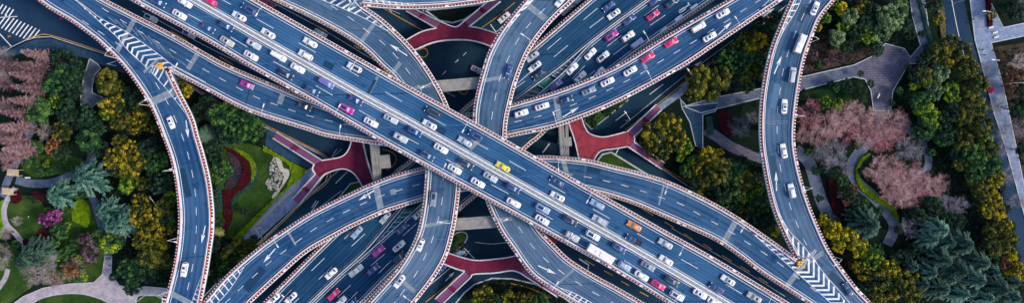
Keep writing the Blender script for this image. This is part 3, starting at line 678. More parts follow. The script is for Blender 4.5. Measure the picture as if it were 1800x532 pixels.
# ------------------------------------------------------------------ ground, roads, parks
LZ = [0.02]
def nz(): LZ[0] += 0.004; return LZ[0]
def area(name, px, mat, z=None, z0=-0.3, smooth=False, closed=True, kind='structure', label=None, kerb=None, sides=None):
    z = nz() if z is None else z
    p = PP(px, z)
    if smooth: p = cr(p, 6, True)
    m = MB(); m.prism([(v.x, v.y) for v in p], z0, z, 0, 1 if sides else 0)
    o = m.build(name, [mat, sides] if sides else mat)
    if kind: o['kind'] = kind
    if label: o['label'] = label
    if kerb:
        q = p+[p[0]]; m = MB(); m.ribbon(q, -kerb[0], 0, -0.1, kerb[1]); m.build('kerb', KERB if len(kerb) < 3 else kerb[2], o)
    return o
def strip(name, px, wd, mat, z=None, kerb=None):
    z = nz() if z is None else z
    p = cr(PP(px, z), 8); m = MB(); m.ribbon(p, -wd/2, wd/2, -.2, 0); o = m.build(name, mat); o['kind'] = 'structure'
    if kerb:
        m = MB(); m.ribbon(p, -wd/2-kerb, -wd/2, -.2, .07); m.ribbon(p, wd/2, wd/2+kerb, -.2, .07); m.build('kerb', KERB, o)
    return o
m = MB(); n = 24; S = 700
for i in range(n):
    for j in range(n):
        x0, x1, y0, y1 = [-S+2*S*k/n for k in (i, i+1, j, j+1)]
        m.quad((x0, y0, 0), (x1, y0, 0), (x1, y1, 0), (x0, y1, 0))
struct(m.build('ground', A_GND), 'asphalt ground under the interchange, coloured dark for shade')
PL = [(-300,240),(-120,140),(0,94),(22,81),(45,70),(65,65),(90,64),(180,93),(215,106),(260,118),(300,130),(360,168),(420,200),(475,227),(540,258),(566,272),(580,285),(580,298),(572,320),(540,345),(500,384),(447,434),(400,478),(340,540),(280,600),(-300,800)]
PR = [(1115,243),(1160,188),(1208,143),(1283,84),(1362,26),(1410,-15),(1500,-140),(2200,-140),(2200,800),(1650,800),(1540,600),(1440,500),(1360,425),(1290,380),(1206,325),(1130,275)]
PB = [(797,535),(815,513),(833,498),(865,487),(900,488),(940,497),(990,520),(1060,570),(1100,700),(700,700)]
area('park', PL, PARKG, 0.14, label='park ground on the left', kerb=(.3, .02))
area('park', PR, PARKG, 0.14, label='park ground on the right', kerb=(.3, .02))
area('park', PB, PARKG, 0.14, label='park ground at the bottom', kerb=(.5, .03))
LZ[0] = 0.15
area('verge', [(743,17),(800,12),(862,5),(835,24),(817,36),(795,42),(772,38)], PARKG, kerb=(.6, .02))
area('verge', [(590,352),(615,322),(632,318),(640,330),(605,352)], LAWN, kerb=(.4, .02))
area('verge', [(1025,212),(1050,190),(1100,168),(1105,176),(1070,205),(1040,228)], LAWN, kerb=(.3, .02))
area('verge', [(1047,284),(1058,270),(1075,266),(1150,312),(1120,312)], LAWN, kerb=(.6, .02))
area('verge', [(780,428),(797,411),(812,406),(822,412),(818,426),(795,446),(780,446)], LAWN, kerb=(.4, .02), smooth=True)
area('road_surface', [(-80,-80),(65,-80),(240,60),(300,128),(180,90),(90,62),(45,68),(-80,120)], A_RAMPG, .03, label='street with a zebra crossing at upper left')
LAWND = ground_mat('dark_lawn', [(.003,.016,.006),(.008,.036,.010),(.02,.055,.014)], .2, 3, 1, .5)  # darker green than the other lawns
# left sidewalks and plaza by the garden
area('pavement', [(-20,106),(22,86),(45,75),(66,69),(90,68),(180,97),(262,124),(262,135),(200,125),(157,103),(118,96),(90,88),(60,86),(20,100)], PAVE)
area('pavement', [(470,226),(540,260),(565,273),(573,284),(551,298),(537,294),(516,285),(489,270),(466,256)], PAVE)
area('pavement', [(573,287),(575,302),(560,325),(440,432),(418,424),(484,352),(535,306),(551,298)], PAVEL)
strip('path', [(548,296),(530,308),(522,330),(500,346),(466,380),(440,405)], .8, WOODP := plain('tan_paving', (0.42, 0.34, 0.28), .9, var=.15))
area('lawn', [(392,252),(440,252),(465,262),(495,278),(509,290),(513,305),(504,330),(473,357),(413,418),(395,420),(380,400),(376,350),(380,300)], LAWN)
area('lawn', [(15,360),(30,345),(60,345),(78,365),(76,400),(62,415),(42,422),(25,405),(12,385)], LAWN, smooth=True)
area('lawn', [(-30,430),(12,425),(45,450),(60,500),(20,530),(-30,540)], LAWN)
area('lawn', [(105,360),(160,350),(185,440),(178,480),(165,494),(125,495),(80,500),(70,470),(100,430)], LAWN)
area('lawn', [(35,282),(60,272),(120,272),(160,285),(110,305),(60,312),(40,300)], LAWN)
area('lawn', [(-30,380),(5,350),(14,390),(0,420),(-30,430)], LAWNB)
area('path', [(18,536),(40,520),(75,505),(125,497),(165,495),(179,481),(184,450),(197,450),(196,481),(210,500),(236,508),(255,502),(298,506),(296,520),(255,519),(240,530),(236,560),(-10,560)], PATHP, smooth=False, kerb=(.25, .05))
area('lawn', [(42,545),(70,524),(110,515),(150,516),(192,532),(200,560),(40,570)], LAWN, smooth=True, kerb=(.3, .03))
area('lawn', [(240,520),(258,516),(285,520),(280,545),(240,545)], LAWN, smooth=True, kerb=(.5, .06))
strip('path', [(27,330),(12,352),(7,372),(12,394),(27,410),(44,432)], 1.9, PATHP)
strip('path', [(14,472),(8,490),(-8,512)], 1.7, PATHP)
strip('path', [(28,316),(55,322),(90,321),(120,310),(142,300),(158,285),(162,262)], 2.9, PATH)
strip('path', [(150,325),(165,352),(172,375),(186,420),(190,455)], 2.6, PATH)
strip('path', [(60,215),(45,250),(38,266),(18,306),(2,345)], 2.6, PATH)
area('path', [(157,102),(172,112),(178,120),(167,132),(163,150),(163,163),(176,168),(190,176),(174,180),(160,190),(142,188),(141,165),(147,135)], PATH, kerb=(.35, .08))
# right side paving
area('path', [(1200,187),(1230,178),(1260,170),(1337,155),(1407,135),(1500,114),(1530,100),(1556,76),(1590,85),(1600,100),(1617,80),(1603,30),(1595,-30),(1622,-30),(1637,80),(1618,112),(1597,113),(1585,135),(1570,160),(1566,195),(1535,195),(1530,160),(1520,140),(1500,136),(1405,160),(1337,173),(1232,199)], PATH, kerb=(.3, .12))
area('plaza', [(1502,120),(1524,106),(1546,88),(1570,80),(1594,92),(1598,112),(1586,134),(1572,156),(1564,188),(1538,188),(1531,160),(1520,138)], PLAZA, smooth=True)
area('pavement', [(1195,172),(1207,186),(1262,180),(1258,196),(1236,202),(1236,262),(1222,256),(1212,215),(1198,190)], PAVE, kerb=(.3, .1))
area('pavement', [(1150,190),(1208,146),(1213,158),(1160,196)], PAVEL)
strip('path', [(1240,228),(1260,240),(1290,260),(1345,280)], 3.6, PLAZA)
strip('path', [(1398,262),(1422,285),(1435,325),(1448,362),(1466,392)], 4.2, PATH)
strip('path', [(1548,180),(1545,230),(1515,262),(1497,292),(1507,320),(1535,345),(1562,376),(1572,400),(1560,430)], 3.8, PATH)
strip('path', [(1590,222),(1620,248),(1632,275),(1628,298),(1605,315)], 2.6, PATH)
area('brown_earth', [(1415,95),(1445,60),(1490,70),(1540,90),(1500,110),(1410,130)], BROWNG)
area('brown_earth', [(1746,84),(1830,70),(1830,330),(1800,330),(1790,262),(1766,150)], BROWNG)
area('lawn', [(1408,164),(1500,140),(1516,144),(1526,180),(1470,178),(1405,176)], LAWND)
area('lawn', [(1245,200),(1330,180),(1334,270),(1290,250),(1262,222)], PARKG)
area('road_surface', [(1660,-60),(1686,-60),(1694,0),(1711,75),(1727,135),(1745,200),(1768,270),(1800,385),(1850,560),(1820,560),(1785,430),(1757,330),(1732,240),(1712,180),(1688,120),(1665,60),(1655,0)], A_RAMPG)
area('pavement', [(1697,-60),(1738,-60),(1738,-4),(1764,48),(1840,32),(1840,56),(1743,76),(1764,150),(1788,262),(1812,380),(1850,540),(1835,560),(1806,400),(1770,270),(1747,200),(1729,130),(1713,70)], PAVEL, kerb=(.35, .06))
m = MB()
solid(m, [(1668,-30),(1672,0),(1684,60),(1700,120),(1722,190),(1748,270)], 0.0, .2, LZ[0]+.012)
# zebra crossing and stop lines at upper left
for i in range(10): bar(m, (4+6.4*i-8, 37+2.9*i+10.5), (4+6.4*i+8, 37+2.9*i-10.5), .45, .03, .01)
for i in range(5): bar(m, (-6+6.2*i-4, 12+3.0*i+7), (-6+6.2*i+5, 12+3.0*i-7), .45, .03, .01)
bar(m, (-4,56), (20,82), .35, .03, .01); bar(m, (0,31), (31,29), .25, .03, .01)
# ground level white markings
for a, b, wd in (((547,372),(560,353),.2),((583,276),(592,262),.2),((590,322),(612,300),.2),((548,365),(556,352),.2),((1082,212),(1102,197),.2),((1142,166),(1166,148),.2),((1194,124),(1213,113),.2),
   ((862,43),(872,57),.3),((872,57),(884,46),.2),((813,432),(834,454),.3),((817,450),(825,440),.25),((752,503),(795,467),.18),((1080,275),(1088,260),.3),
   ((1330,34),(1352,18),.2),((800,110),(806,104),.2),((814,98),(820,92),.2),((784,125),(778,131),.2),((806,106),(803,109),.15),
   ((954,268),(966,252),.4),((1018,454),(1035,465),.45),((1035,465),(1033,475),.3)): bar(m, a, b, wd, 0, .024)
for L_ in ([(700,125),(760,150),(800,170)],[(1058,270),(1110,300),(1180,340)],[(1090,225),(1150,176),(1208,130),(1290,70)],[(520,338),(560,300),(600,262)],[(505,378),(560,330),(640,260)],[(480,430),(530,388),(600,335)],[(835,425),(865,428),(900,424)],[(1180,400),(1300,470),(1380,520)],[(1165,410),(1300,490),(1370,532)],[(470,0),(560,48),(680,120)],[(250,20),(350,75),(460,130)]): solid(m, L_, 0, .14, .024)
arrow(m, (1210,126), (1234,107), 0, .024); arrow(m, (783,493), (799,477), 0, .024); arrow(m, (1341,30), (1361,15), 0, .024)
o = m.build('road_markings', PAINT); struct(o)
m = MB()
for a, b in (((1202,410),(1218,420)),((1236,428),(1252,438)),((1269,448),(1286,458)),((1302,467),(1318,477)),((1334,487),(1350,497)),((1130,367),(1148,378)),((1168,389),(1184,399)),((1062,475),(1077,483)),((1092,493),(1106,501)),((567,41),(590,54)),((548,41),(575,55)),((622,80),(634,87)),((1125,512),(1140,520)),((500,205),(520,212)),((1028,456),(1045,466)),((300,55),(330,72)),((386,100),(410,114))): bar(m, a, b, .35, 0, .024)
for L_ in ([(840,54),(870,33),(905,5)],[(672,14),(700,30),(745,55)],[(1091,235),(1150,188),(1208,141),(1283,81),(1362,23)],[(300,126),(360,165),(420,197),(475,224),(540,256),(568,271),(583,285),(582,300),(574,322),(541,348),(500,387),(447,437)],[(1100,256),(1150,286),(1206,318),(1240,340)],[(748,530),(790,497),(815,478)],[(45,69),(65,63.5),(90,62.5),(180,91),(212,104)],[(672,262),(690,268),(697,280),(690,292),(680,298)],[(898,497),(930,505),(970,522)],[(800,155),(816,166),(826,154)]):
    solid(m, L_, 0, .28, .16)
for k in range(24):
    a0 = 2*math.pi*k/24; a1 = 2*math.pi*(k+1)/24
    if k in (9, 10, 11, 12, 13): continue
    bar(m, (744+8*math.cos(a0), 93+8*math.sin(a0)), (744+8*math.cos(a1), 93+8*math.sin(a1)), .3, 0, .16)
struct(m.build('road_markings', YELLOW))
# planted beds
def bed(name, px, h, mat, label, cat='hedge', smooth=True):
    z = 0.2; p = PP(px, z)
    if smooth: p = cr(p, 6, True)
    m = MB(); zt = z+h; m.prism([(v.x, v.y) for v in p], 0, zt)
    # leafy bumps over the top
    xs0 = min(v.x for v in p); xs1 = max(v.x for v in p); ys0 = min(v.y for v in p); ys1 = max(v.y for v in p)
    cnt = int((xs1-xs0)*(ys1-ys0)*7); pl = [(v.x, v.y) for v in p]
    for i in range(min(cnt, 9000)):
        x = rng.uniform(xs0, xs1); y = rng.uniform(ys0, ys1)
        if not inside(x, y, pl): continue
        a = rng.uniform(0, 6.28); s = rng.uniform(.12, .3); t = rng.uniform(-.5, .5); u = Vector((math.cos(a), math.sin(a), t)).normalized(); v2 = Vector((-math.sin(a), math.cos(a), rng.uniform(-.6, .6))).normalized()
        c = Vector((x, y, zt+rng.uniform(.02, .22))); m.quad(c-u*s-v2*s, c+u*s-v2*s, c+u*s+v2*s, c-u*s+v2*s)
    o = m.build(name, mat); tag(o, label, cat); return o
def inside(x, y, pl):
    c = False; j = len(pl)-1
    for i in range(len(pl)):
        if (pl[i][1] > y) != (pl[j][1] > y) and x < (pl[j][0]-pl[i][0])*(y-pl[i][1])/(pl[j][1]-pl[i][1])+pl[i][0]: c = not c
        j = i
    return c
bed('hedge', [(464,256),(489,271),(516,286),(538,297),(534,307),(484,352),(420,424),(410,418),(473,357),(504,330),(513,305),(509,290),(495,279),(464,266)], .5, HEDGE, 'bright yellow-green hedge band bordering the wedge garden lawn', smooth=False)
bed('flower_bed', [(394,258),(416,267),(437,285),(441,303),(437,323),(414,341),(406,358),(409,372),(407,389),(396,408),(393,400),(394,360),(391,336),(400,333),(412,329),(424,312),(425,290),(414,274),(396,262)], .35, HEDGER, 'dark red crescent flower bed on the wedge garden lawn', 'flower bed')
bed('flower_bed', [(400,268),(413,275),(423,292),(423,310),(411,326),(400,331),(397,325),(403,314),(409,300),(406,284)], .35, HEDGEP, 'purple flower bed inside the dark red crescent', 'flower bed')
bed('flower_bed', [(412,261),(434,269),(450,290),(449,310),(442,321),(443,303),(439,285),(424,270)], .35, HEDGE, 'yellow-green crescent bed outside the dark red crescent', 'flower bed')
bed('flower_bed', [(450,292),(453,312),(444,328),(420,345),(412,362),(411,372),(408,360),(416,343),(439,324),(446,312)], .3, HEDGED, 'teal groundcover strip outside the dark red crescent', 'flower bed')
bed('hedge', [(381,330),(389,332),(391,360),(386,372),(380,366)], .6, HEDGED, 'small teal hedge beside the curved left ramp')
bed('hedge', [(128,361),(145,349),(158,366),(155,398),(140,392),(130,386)], .6, HEDGE, 'yellow-green clipped hedge patch between blue cedars')
bed('flower_bed', [(42,420),(60,418),(72,402),(85,406),(80,420),(60,428),(45,434)], .35, HEDGER, 'dark red flower bed below the magenta tree', 'flower bed')
bed('flower_bed', [(20,345),(34,334),(38,350),(26,358)], .35, HEDGER, 'small dark red bed at the far left beside the path', 'flower bed')
bed('flower_bed', [(60,336),(78,340),(76,352),(62,350)], .35, HEDGER, 'small dark red bed under the sparse cedar', 'flower bed')
bed('hedge', [(1262,197),(1278,195),(1281,215),(1290,234),(1278,238),(1266,224)], .6, HEDGER, 'dark red curved hedge beside the right plaza path')
bed('hedge', [(1455,318),(1465,325),(1476,366),(1464,374)], .6, HEDGER, 'dark red hedge strip below the pink trees on the right')
bed('hedge', [(1528,272),(1514,285),(1508,305),(1518,325),(1540,342),(1566,358),(1578,382),(1574,384),(1560,366),(1534,350),(1511,331),(1503,305),(1509,283),(1524,270)], .7, HEDGE, 'olive-green crescent hedge around the lower pink trees')
bed('hedge', [(1728,-40),(1737,-40),(1742,45),(1735,48)], .8, HEDGER, 'dark red hedge strip on the upper right pavement', smooth=False)
bed('hedge', [(1240,206),(1250,204),(1254,236),(1244,238)], .7, HEDGED, 'dark green hedge block in the small right plaza', smooth=False)
bed('hedge', [(1640,-30),(1652,-30),(1662,62),(1654,68)], .5, GRAVELISH := ground_mat('dry_grass', [(.08,.07,.03),(.2,.17,.08)], .5, 3), 'tan dry planting strip beside the right street', smooth=False)
bed('hedge', [(1605,-30),(1609,-30),(1640,78),(1626,95),(1622,80),(1632,76)], .5, HEDGED, 'dark hedge edging the upper right park path', smooth=False)
area('gravel', [(484,273),(494,280),(498,294),(508,299),(507,312),(494,331),(485,348),(478,345),(492,325),(499,310),(490,296)], GRAVEL, .2, smooth=True)
bed('flower_bed', [(482,276),(473,292),(475,308),(467,321),(473,333),(484,337),(495,324),(498,308),(487,294)], .05, HEDGED, 'dark low planting between the stones of the pale rockery')
rk = MB()
pl = [(482,276),(473,292),(475,308),(467,321),(473,333),(484,337),(495,324),(498,308),(487,294)]
bmr = bmesh.new()
for i in range(300):
    x = rng.uniform(466, 499); y = rng.uniform(275, 338)
    if not inside(x, y, pl): continue
    c = P(x, y, .5); r = rng.uniform(.28, .68)
    res = bmesh.ops.create_icosphere(bmr, subdivisions=1, radius=r, matrix=Matrix.Translation(c) @ Matrix.Rotation(rng.uniform(0, 6), 4, 'Z') @ Matrix.Diagonal((1, rng.uniform(.5, 1), rng.uniform(.5, .9), 1)))
    for v in res['verts']: v.co += Vector((rng.uniform(-1, 1), rng.uniform(-1, 1), rng.uniform(-1, 1)))*r*.18
me = bpy.data.meshes.new('rockery'); bmr.to_mesh(me); bmr.free(); me.materials.append(STONE)
o = bpy.data.objects.new('rockery', me); COL.objects.link(o); tag(o, 'pale grey rockery of piled stones on the wedge garden lawn', 'rockery')
# pergola platforms at far left
for i, (x, y, lab) in enumerate(((22,303,'upper slatted pale wooden pergola at the left edge'),(13,336,'lower slatted pale wooden pergola at the left edge'))):
    c = P(x, y, 3); e = empty('pergola', (c.x, c.y, .14), -.08); m = MB()
    for k in range(11): m.box((-1.9+.38*k, 0, 2.7), (.2, 2.3, .12))
    m.build('roof_slats', WOOD, e)
    m = MB(); m.box((0, 1.0, 2.58), (4.2, .12, .14)); m.box((0, -1.0, 2.58), (4.2, .12, .14)); m.build('beam', WOOD, e)
    for sx in (-1, 1):
        for sy in (-1, 1): m = MB(); m.box((1.8*sx, 1.0*sy, 1.25), (.14, .14, 2.5)); m.build('post', WOOD, e)
    tag(e, lab, 'pergola')
# ------------------------------------------------------------------ vehicles
def body_loft(L, W, zb, prof, plan):
    """prof: list of (x fraction, top z); plan: list of half width fractions"""
    m = MB(); rings = []
    xs_ = [-.5, -.494, -.483, -.465, -.44, -.40, -.34, -.26, -.16, -.05, .08, .18, .27, .34, .39, .43, .46, .48, .492, .5]
    zi = lambda x: next((a[1]+(b[1]-a[1])*(x-a[0])/(b[0]-a[0]) for a, b in zip(prof, prof[1:]) if x <= b[0]), prof[-1][1])
    prof = [(x, zi(x)) for x in xs_]; plan = [max(.50, (1-abs(2*x)**11)**.5) for x in xs_]
    for (xf, zt), wf in zip(prof, plan):
        x = xf*L; w_ = W/2*wf
        pts = [(-w_*.90, zb), (-w_, zb+.22), (-w_, zt-.20), (-w_*.95, zt-.07), (-w_*.80, zt-.01), (-w_*.4, zt+.015), (0, zt+.02)]
        pts = pts+[(-a, b) for a, b in pts[-2::-1]]
        n = len(m.v); m.v += [(x, a, b) for a, b in pts]; rings.append((n, len(pts)))
    for (a, k), (b, _) in zip(rings, rings[1:]):
        for i in range(k): j = (i+1) % k; m.f.append((a+i, b+i, b+j, a+j)); m.m.append(0)
    a, k = rings[0]; m.f.append(tuple(a+i for i in range(k))); m.m.append(0)
    b, k = rings[-1]; m.f.append(tuple(b+k-1-i for i in range(k))); m.m.append(0)
    return m
def cabin(m, xr, xf, xrr, xrf, wb, wr, zb, zr, W):
    """adds the roof and pillars; base from xr (rear) to xf (front), roof from xrr to xrf"""
    def ring(x0, x1, w_, z, c):
        cx = min(c, (x1-x0)/2)
        return [(x0+cx, -w_, z), (x1-cx, -w_, z), (x1, -w_+c, z), (x1, w_-c, z), (x1-cx, w_, z), (x0+cx, w_, z), (x0, w_-c, z), (x0, -w_+c, z)]
    rs = [ring(xr, xf, wb, zb, .16), ring(xrr-.05, xrf+.05, wr+.03, zr-.10, .16), ring(xrr+.06, xrf-.06, wr-.06, zr-.02, .16), ring(xrr+.3, xrf-.3, wr-.3, zr, .1)]
    ns = []
    for r in rs: ns.append(len(m.v)); m.v += r
    for a, b in zip(ns, ns[1:]):
        for i in range(8): j = (i+1) % 8; m.f.append((a+i, a+j, b+j, b+i)); m.m.append(0)
    m.f.append(tuple(ns[-1]+i for i in range(8))); m.m.append(0)
KINDS = {
 'sedan':  dict(L=4.65, W=1.84, H=1.46, prof=[(-.5,.62),(-.485,.84),(-.45,.94),(-.36,.97),(-.1,.93),(.16,.93),(.3,.86),(.43,.76),(.485,.66),(.5,.5)], plan=[.60,.80,.91,.97,1,1,1,.93,.78,.56], cab=(-1.72,1.02,-1.02,.30)),
 'suv':    dict(L=4.70, W=1.92, H=1.72, prof=[(-.5,.75),(-.49,.98),(-.46,1.08),(-.36,1.10),(-.1,1.08),(.18,1.08),(.3,1.02),(.43,.94),(.485,.82),(.5,.6)], plan=[.66,.84,.93,.99,1,1,1,.94,.80,.60], cab=(-2.22,1.05,-1.95,.42)),
 'hatchback': dict(L=4.10, W=1.78, H=1.50, prof=[(-.5,.66),(-.49,.86),(-.46,.95),(-.36,.97),(-.1,.94),(.18,.94),(.3,.88),(.43,.80),(.485,.68),(.5,.5)], plan=[.64,.82,.92,.98,1,1,1,.93,.78,.56], cab=(-1.92,.98,-1.45,.30)),
 'van':    dict(L=4.95, W=1.88, H=1.88, prof=[(-.5,.9),(-.495,1.05),(-.48,1.1),(-.36,1.12),(-.1,1.1),(.2,1.08),(.32,1.02),(.43,.92),(.485,.78),(.5,.55)], plan=[.92,.96,.98,1,1,1,1,.97,.9,.78], cab=(-2.42,1.55,-2.34,.92)),
}
WHEEL_R = .34
def wheel_mesh(r=.34, wd=.22):
    m = MB(); m.tube((0, -wd/2, 0), (0, wd/2, 0), r, r, 14); me = m.mesh('wheel', [TYRE]); 
    m = MB(); m.tube((0, -wd/2-.015, 0), (0, wd/2+.015, 0), r*.62, r*.55, 10); return me, m.mesh('rim', [RIM])
WM, RM = wheel_mesh(); WMB, RMB = wheel_mesh(.48, .3)
def mesh_obj(name, me, parent, loc=(0, 0, 0)):
    o = bpy.data.objects.new(name, me); COL.objects.link(o); o.parent = parent; o.location = loc; return o
def glass_quads(c, kind):
    K = KINDS[kind]; xr, xf, xrr, xrf = K['cab']; W = K['W']; zb = {'sedan': .93, 'suv': 1.08, 'hatchback': .94, 'van': 1.08}[kind]; H = K['H']
    wb, wr = W/2*.88, W/2*.68
    def pt(x0, x1, t, s): return None
    t0, t1 = .10, .88
    def side(t): return wb+(wr+.03-wb)*t
    def zz(t): return zb+(H-.10-zb)*t
    def fx(t): return xf+(xrf+.05-xf)*t
    def rx(t): return xr+(xrr-.05-xr)*t
    e = .018; out = {}
    m = MB(); m.quad((fx(t0)+e, -side(t0)+.13, zz(t0)+e), (fx(t0)+e, side(t0)-.13, zz(t0)+e), (fx(t1)+e, side(t1)-.13, zz(t1)+e), (fx(t1)+e, -side(t1)+.13, zz(t1)+e)); out['windshield'] = m
    m = MB(); m.quad((rx(t0)-e, side(t0)-.15, zz(t0)+e), (rx(t0)-e, -side(t0)+.15, zz(t0)+e), (rx(t1)-e, -side(t1)+.15, zz(t1)+e), (rx(t1)-e, side(t1)-.15, zz(t1)+e)); out['rear_window'] = m
    for s in (-1, 1):
        m = MB(); mid = (xr+xf)/2-.1
        for (a, b) in ((.26, .5), (.54, .88)) if kind != 'van' else ((.1, .4), (.43, .7), (.73, .95)):
            q = []
            for t, f in ((t0, a), (t0, b), (t1, b), (t1, a)):
                x = rx(t)+(fx(t)-rx(t))*f; q.append((x, s*(side(t)+e), zz(t)))
            m.quad(*(q if s < 0 else q[::-1]))
        out['side_window%d' % s] = m
    return out
def car_parts(kind, roof='sunroof', dark=False):
    K = KINDS[kind]; L, W, H = K['L'], K['W'], K['H']
    xr, xf, xrr, xrf = K['cab']; zb = {'sedan': .93, 'suv': 1.08, 'hatchback': .94, 'van': 1.08}[kind]
    P_ = []
    m = body_loft(L, W, .28, K['prof'], K['plan']); cabin(m, xr, xf, xrr, xrf, W/2*.88, W/2*.68, zb-.04, H, W)
    me = m.mesh('body', [CP['white']]); recalc(me); me.polygons.foreach_set('use_smooth', [True]*len(me.polygons))
    try: me.set_sharp_from_angle(angle=R(38))
    except Exception: pass
    P_.append(('body', me, True))
    gl = GLASSD if dark else GLASS
    for k, g in glass_quads(None, kind).items(): P_.append((k.rstrip('-1'), g.mesh(k.rstrip('-1'), [WSHIELD if k == 'windshield' else gl]), False))
    if roof == 'sunroof':
        m = MB(); m.box(((xrr+xrf)/2+.16, 0, H+.012), (.72, .86, .03)); P_.append(('sunroof', m.mesh('sunroof', [GLASSD]), False))
    elif roof == 'panorama':
        m = MB(); m.box(((xrr+xrf)/2+.02, 0, H+.012), ((xrf-xrr)*.74, .92, .03)); P_.append(('sunroof', m.mesh('sunroof', [GLASSD]), False))
    elif roof == 'taxi':
        m = MB(); m.box(((xrr+xrf)/2+.1, 0, H+.07), (.22, .6, .13), 0, 0, .7); P_.append(('roof_sign', m.mesh('roof_sign', [WHITE]), False))
    if kind == 'suv' or kind == 'van':
        for s in (-1, 1):
            m = MB(); m.box(((xrr+xrf)/2, s*(W/2*.66), H+.03), ((xrf-xrr)*.8, .045, .05)); P_.append(('roof_rail', m.mesh('roof_rail', [STEEL]), False))
    hl = K['prof'][-2][1]
    for s in (-1, 1):
        m = MB(); m.box((L*.463, s*W*.355, hl+.03), (.30, .34, .13), -s*.35, 0, .8); P_.append(('headlight', m.mesh('headlight', [HLIGHT]), False))
        m = MB(); m.box((-L*.478, s*W*.37, K['prof'][1][1]-.02), (.20, .34, .16), s*.22, 0, .85); P_.append(('tail_light', m.mesh('tail_light', [TLIGHT]), False))
        m = MB(); m.box((xf-.42, s*(W/2+.07), zb+.08), (.16, .24, .15), s*.2, 0, .8); P_.append(('mirror', m.mesh('mirror', [CP['white']]), True))
    m = MB(); m.box((L*.495, 0, .45), (.05, W*.5, .18)); P_.append(('grille', m.mesh('grille', [BLACK]), False))
    return P_, L, W
def proto(parts, L, W, name, wheel=(WM, RM, WHEEL_R)):
    e = bpy.data.objects.new(name, None); ch = []
    for nm, me, col in parts: ch.append((nm, me, col, (0, 0, 0)))
    return dict(name=name, parts=ch, L=L, W=W, wheel=wheel)
def place_vehicle(pr, loc, rz, paint, paint2=None):
    e = empty(pr['name'], loc, rz); e.scale = (1.06, 1.05, 1.05)
    for nm, me, col, l in pr['parts']:
        o = mesh_obj(nm, me, e, l)
        if col:
            o.material_slots[0].link = 'OBJECT'; o.material_slots[0].material = CP[paint]
    wm, rm, r = pr['wheel']
    for sx in (-.30, .305):
        for s in (-1, 1):
            wv = mesh_obj('wheel', wm, e, (sx*pr['L'], s*(pr['W']/2-.12), r)); mesh_obj('rim', rm, wv)
    return e
PRO = {}
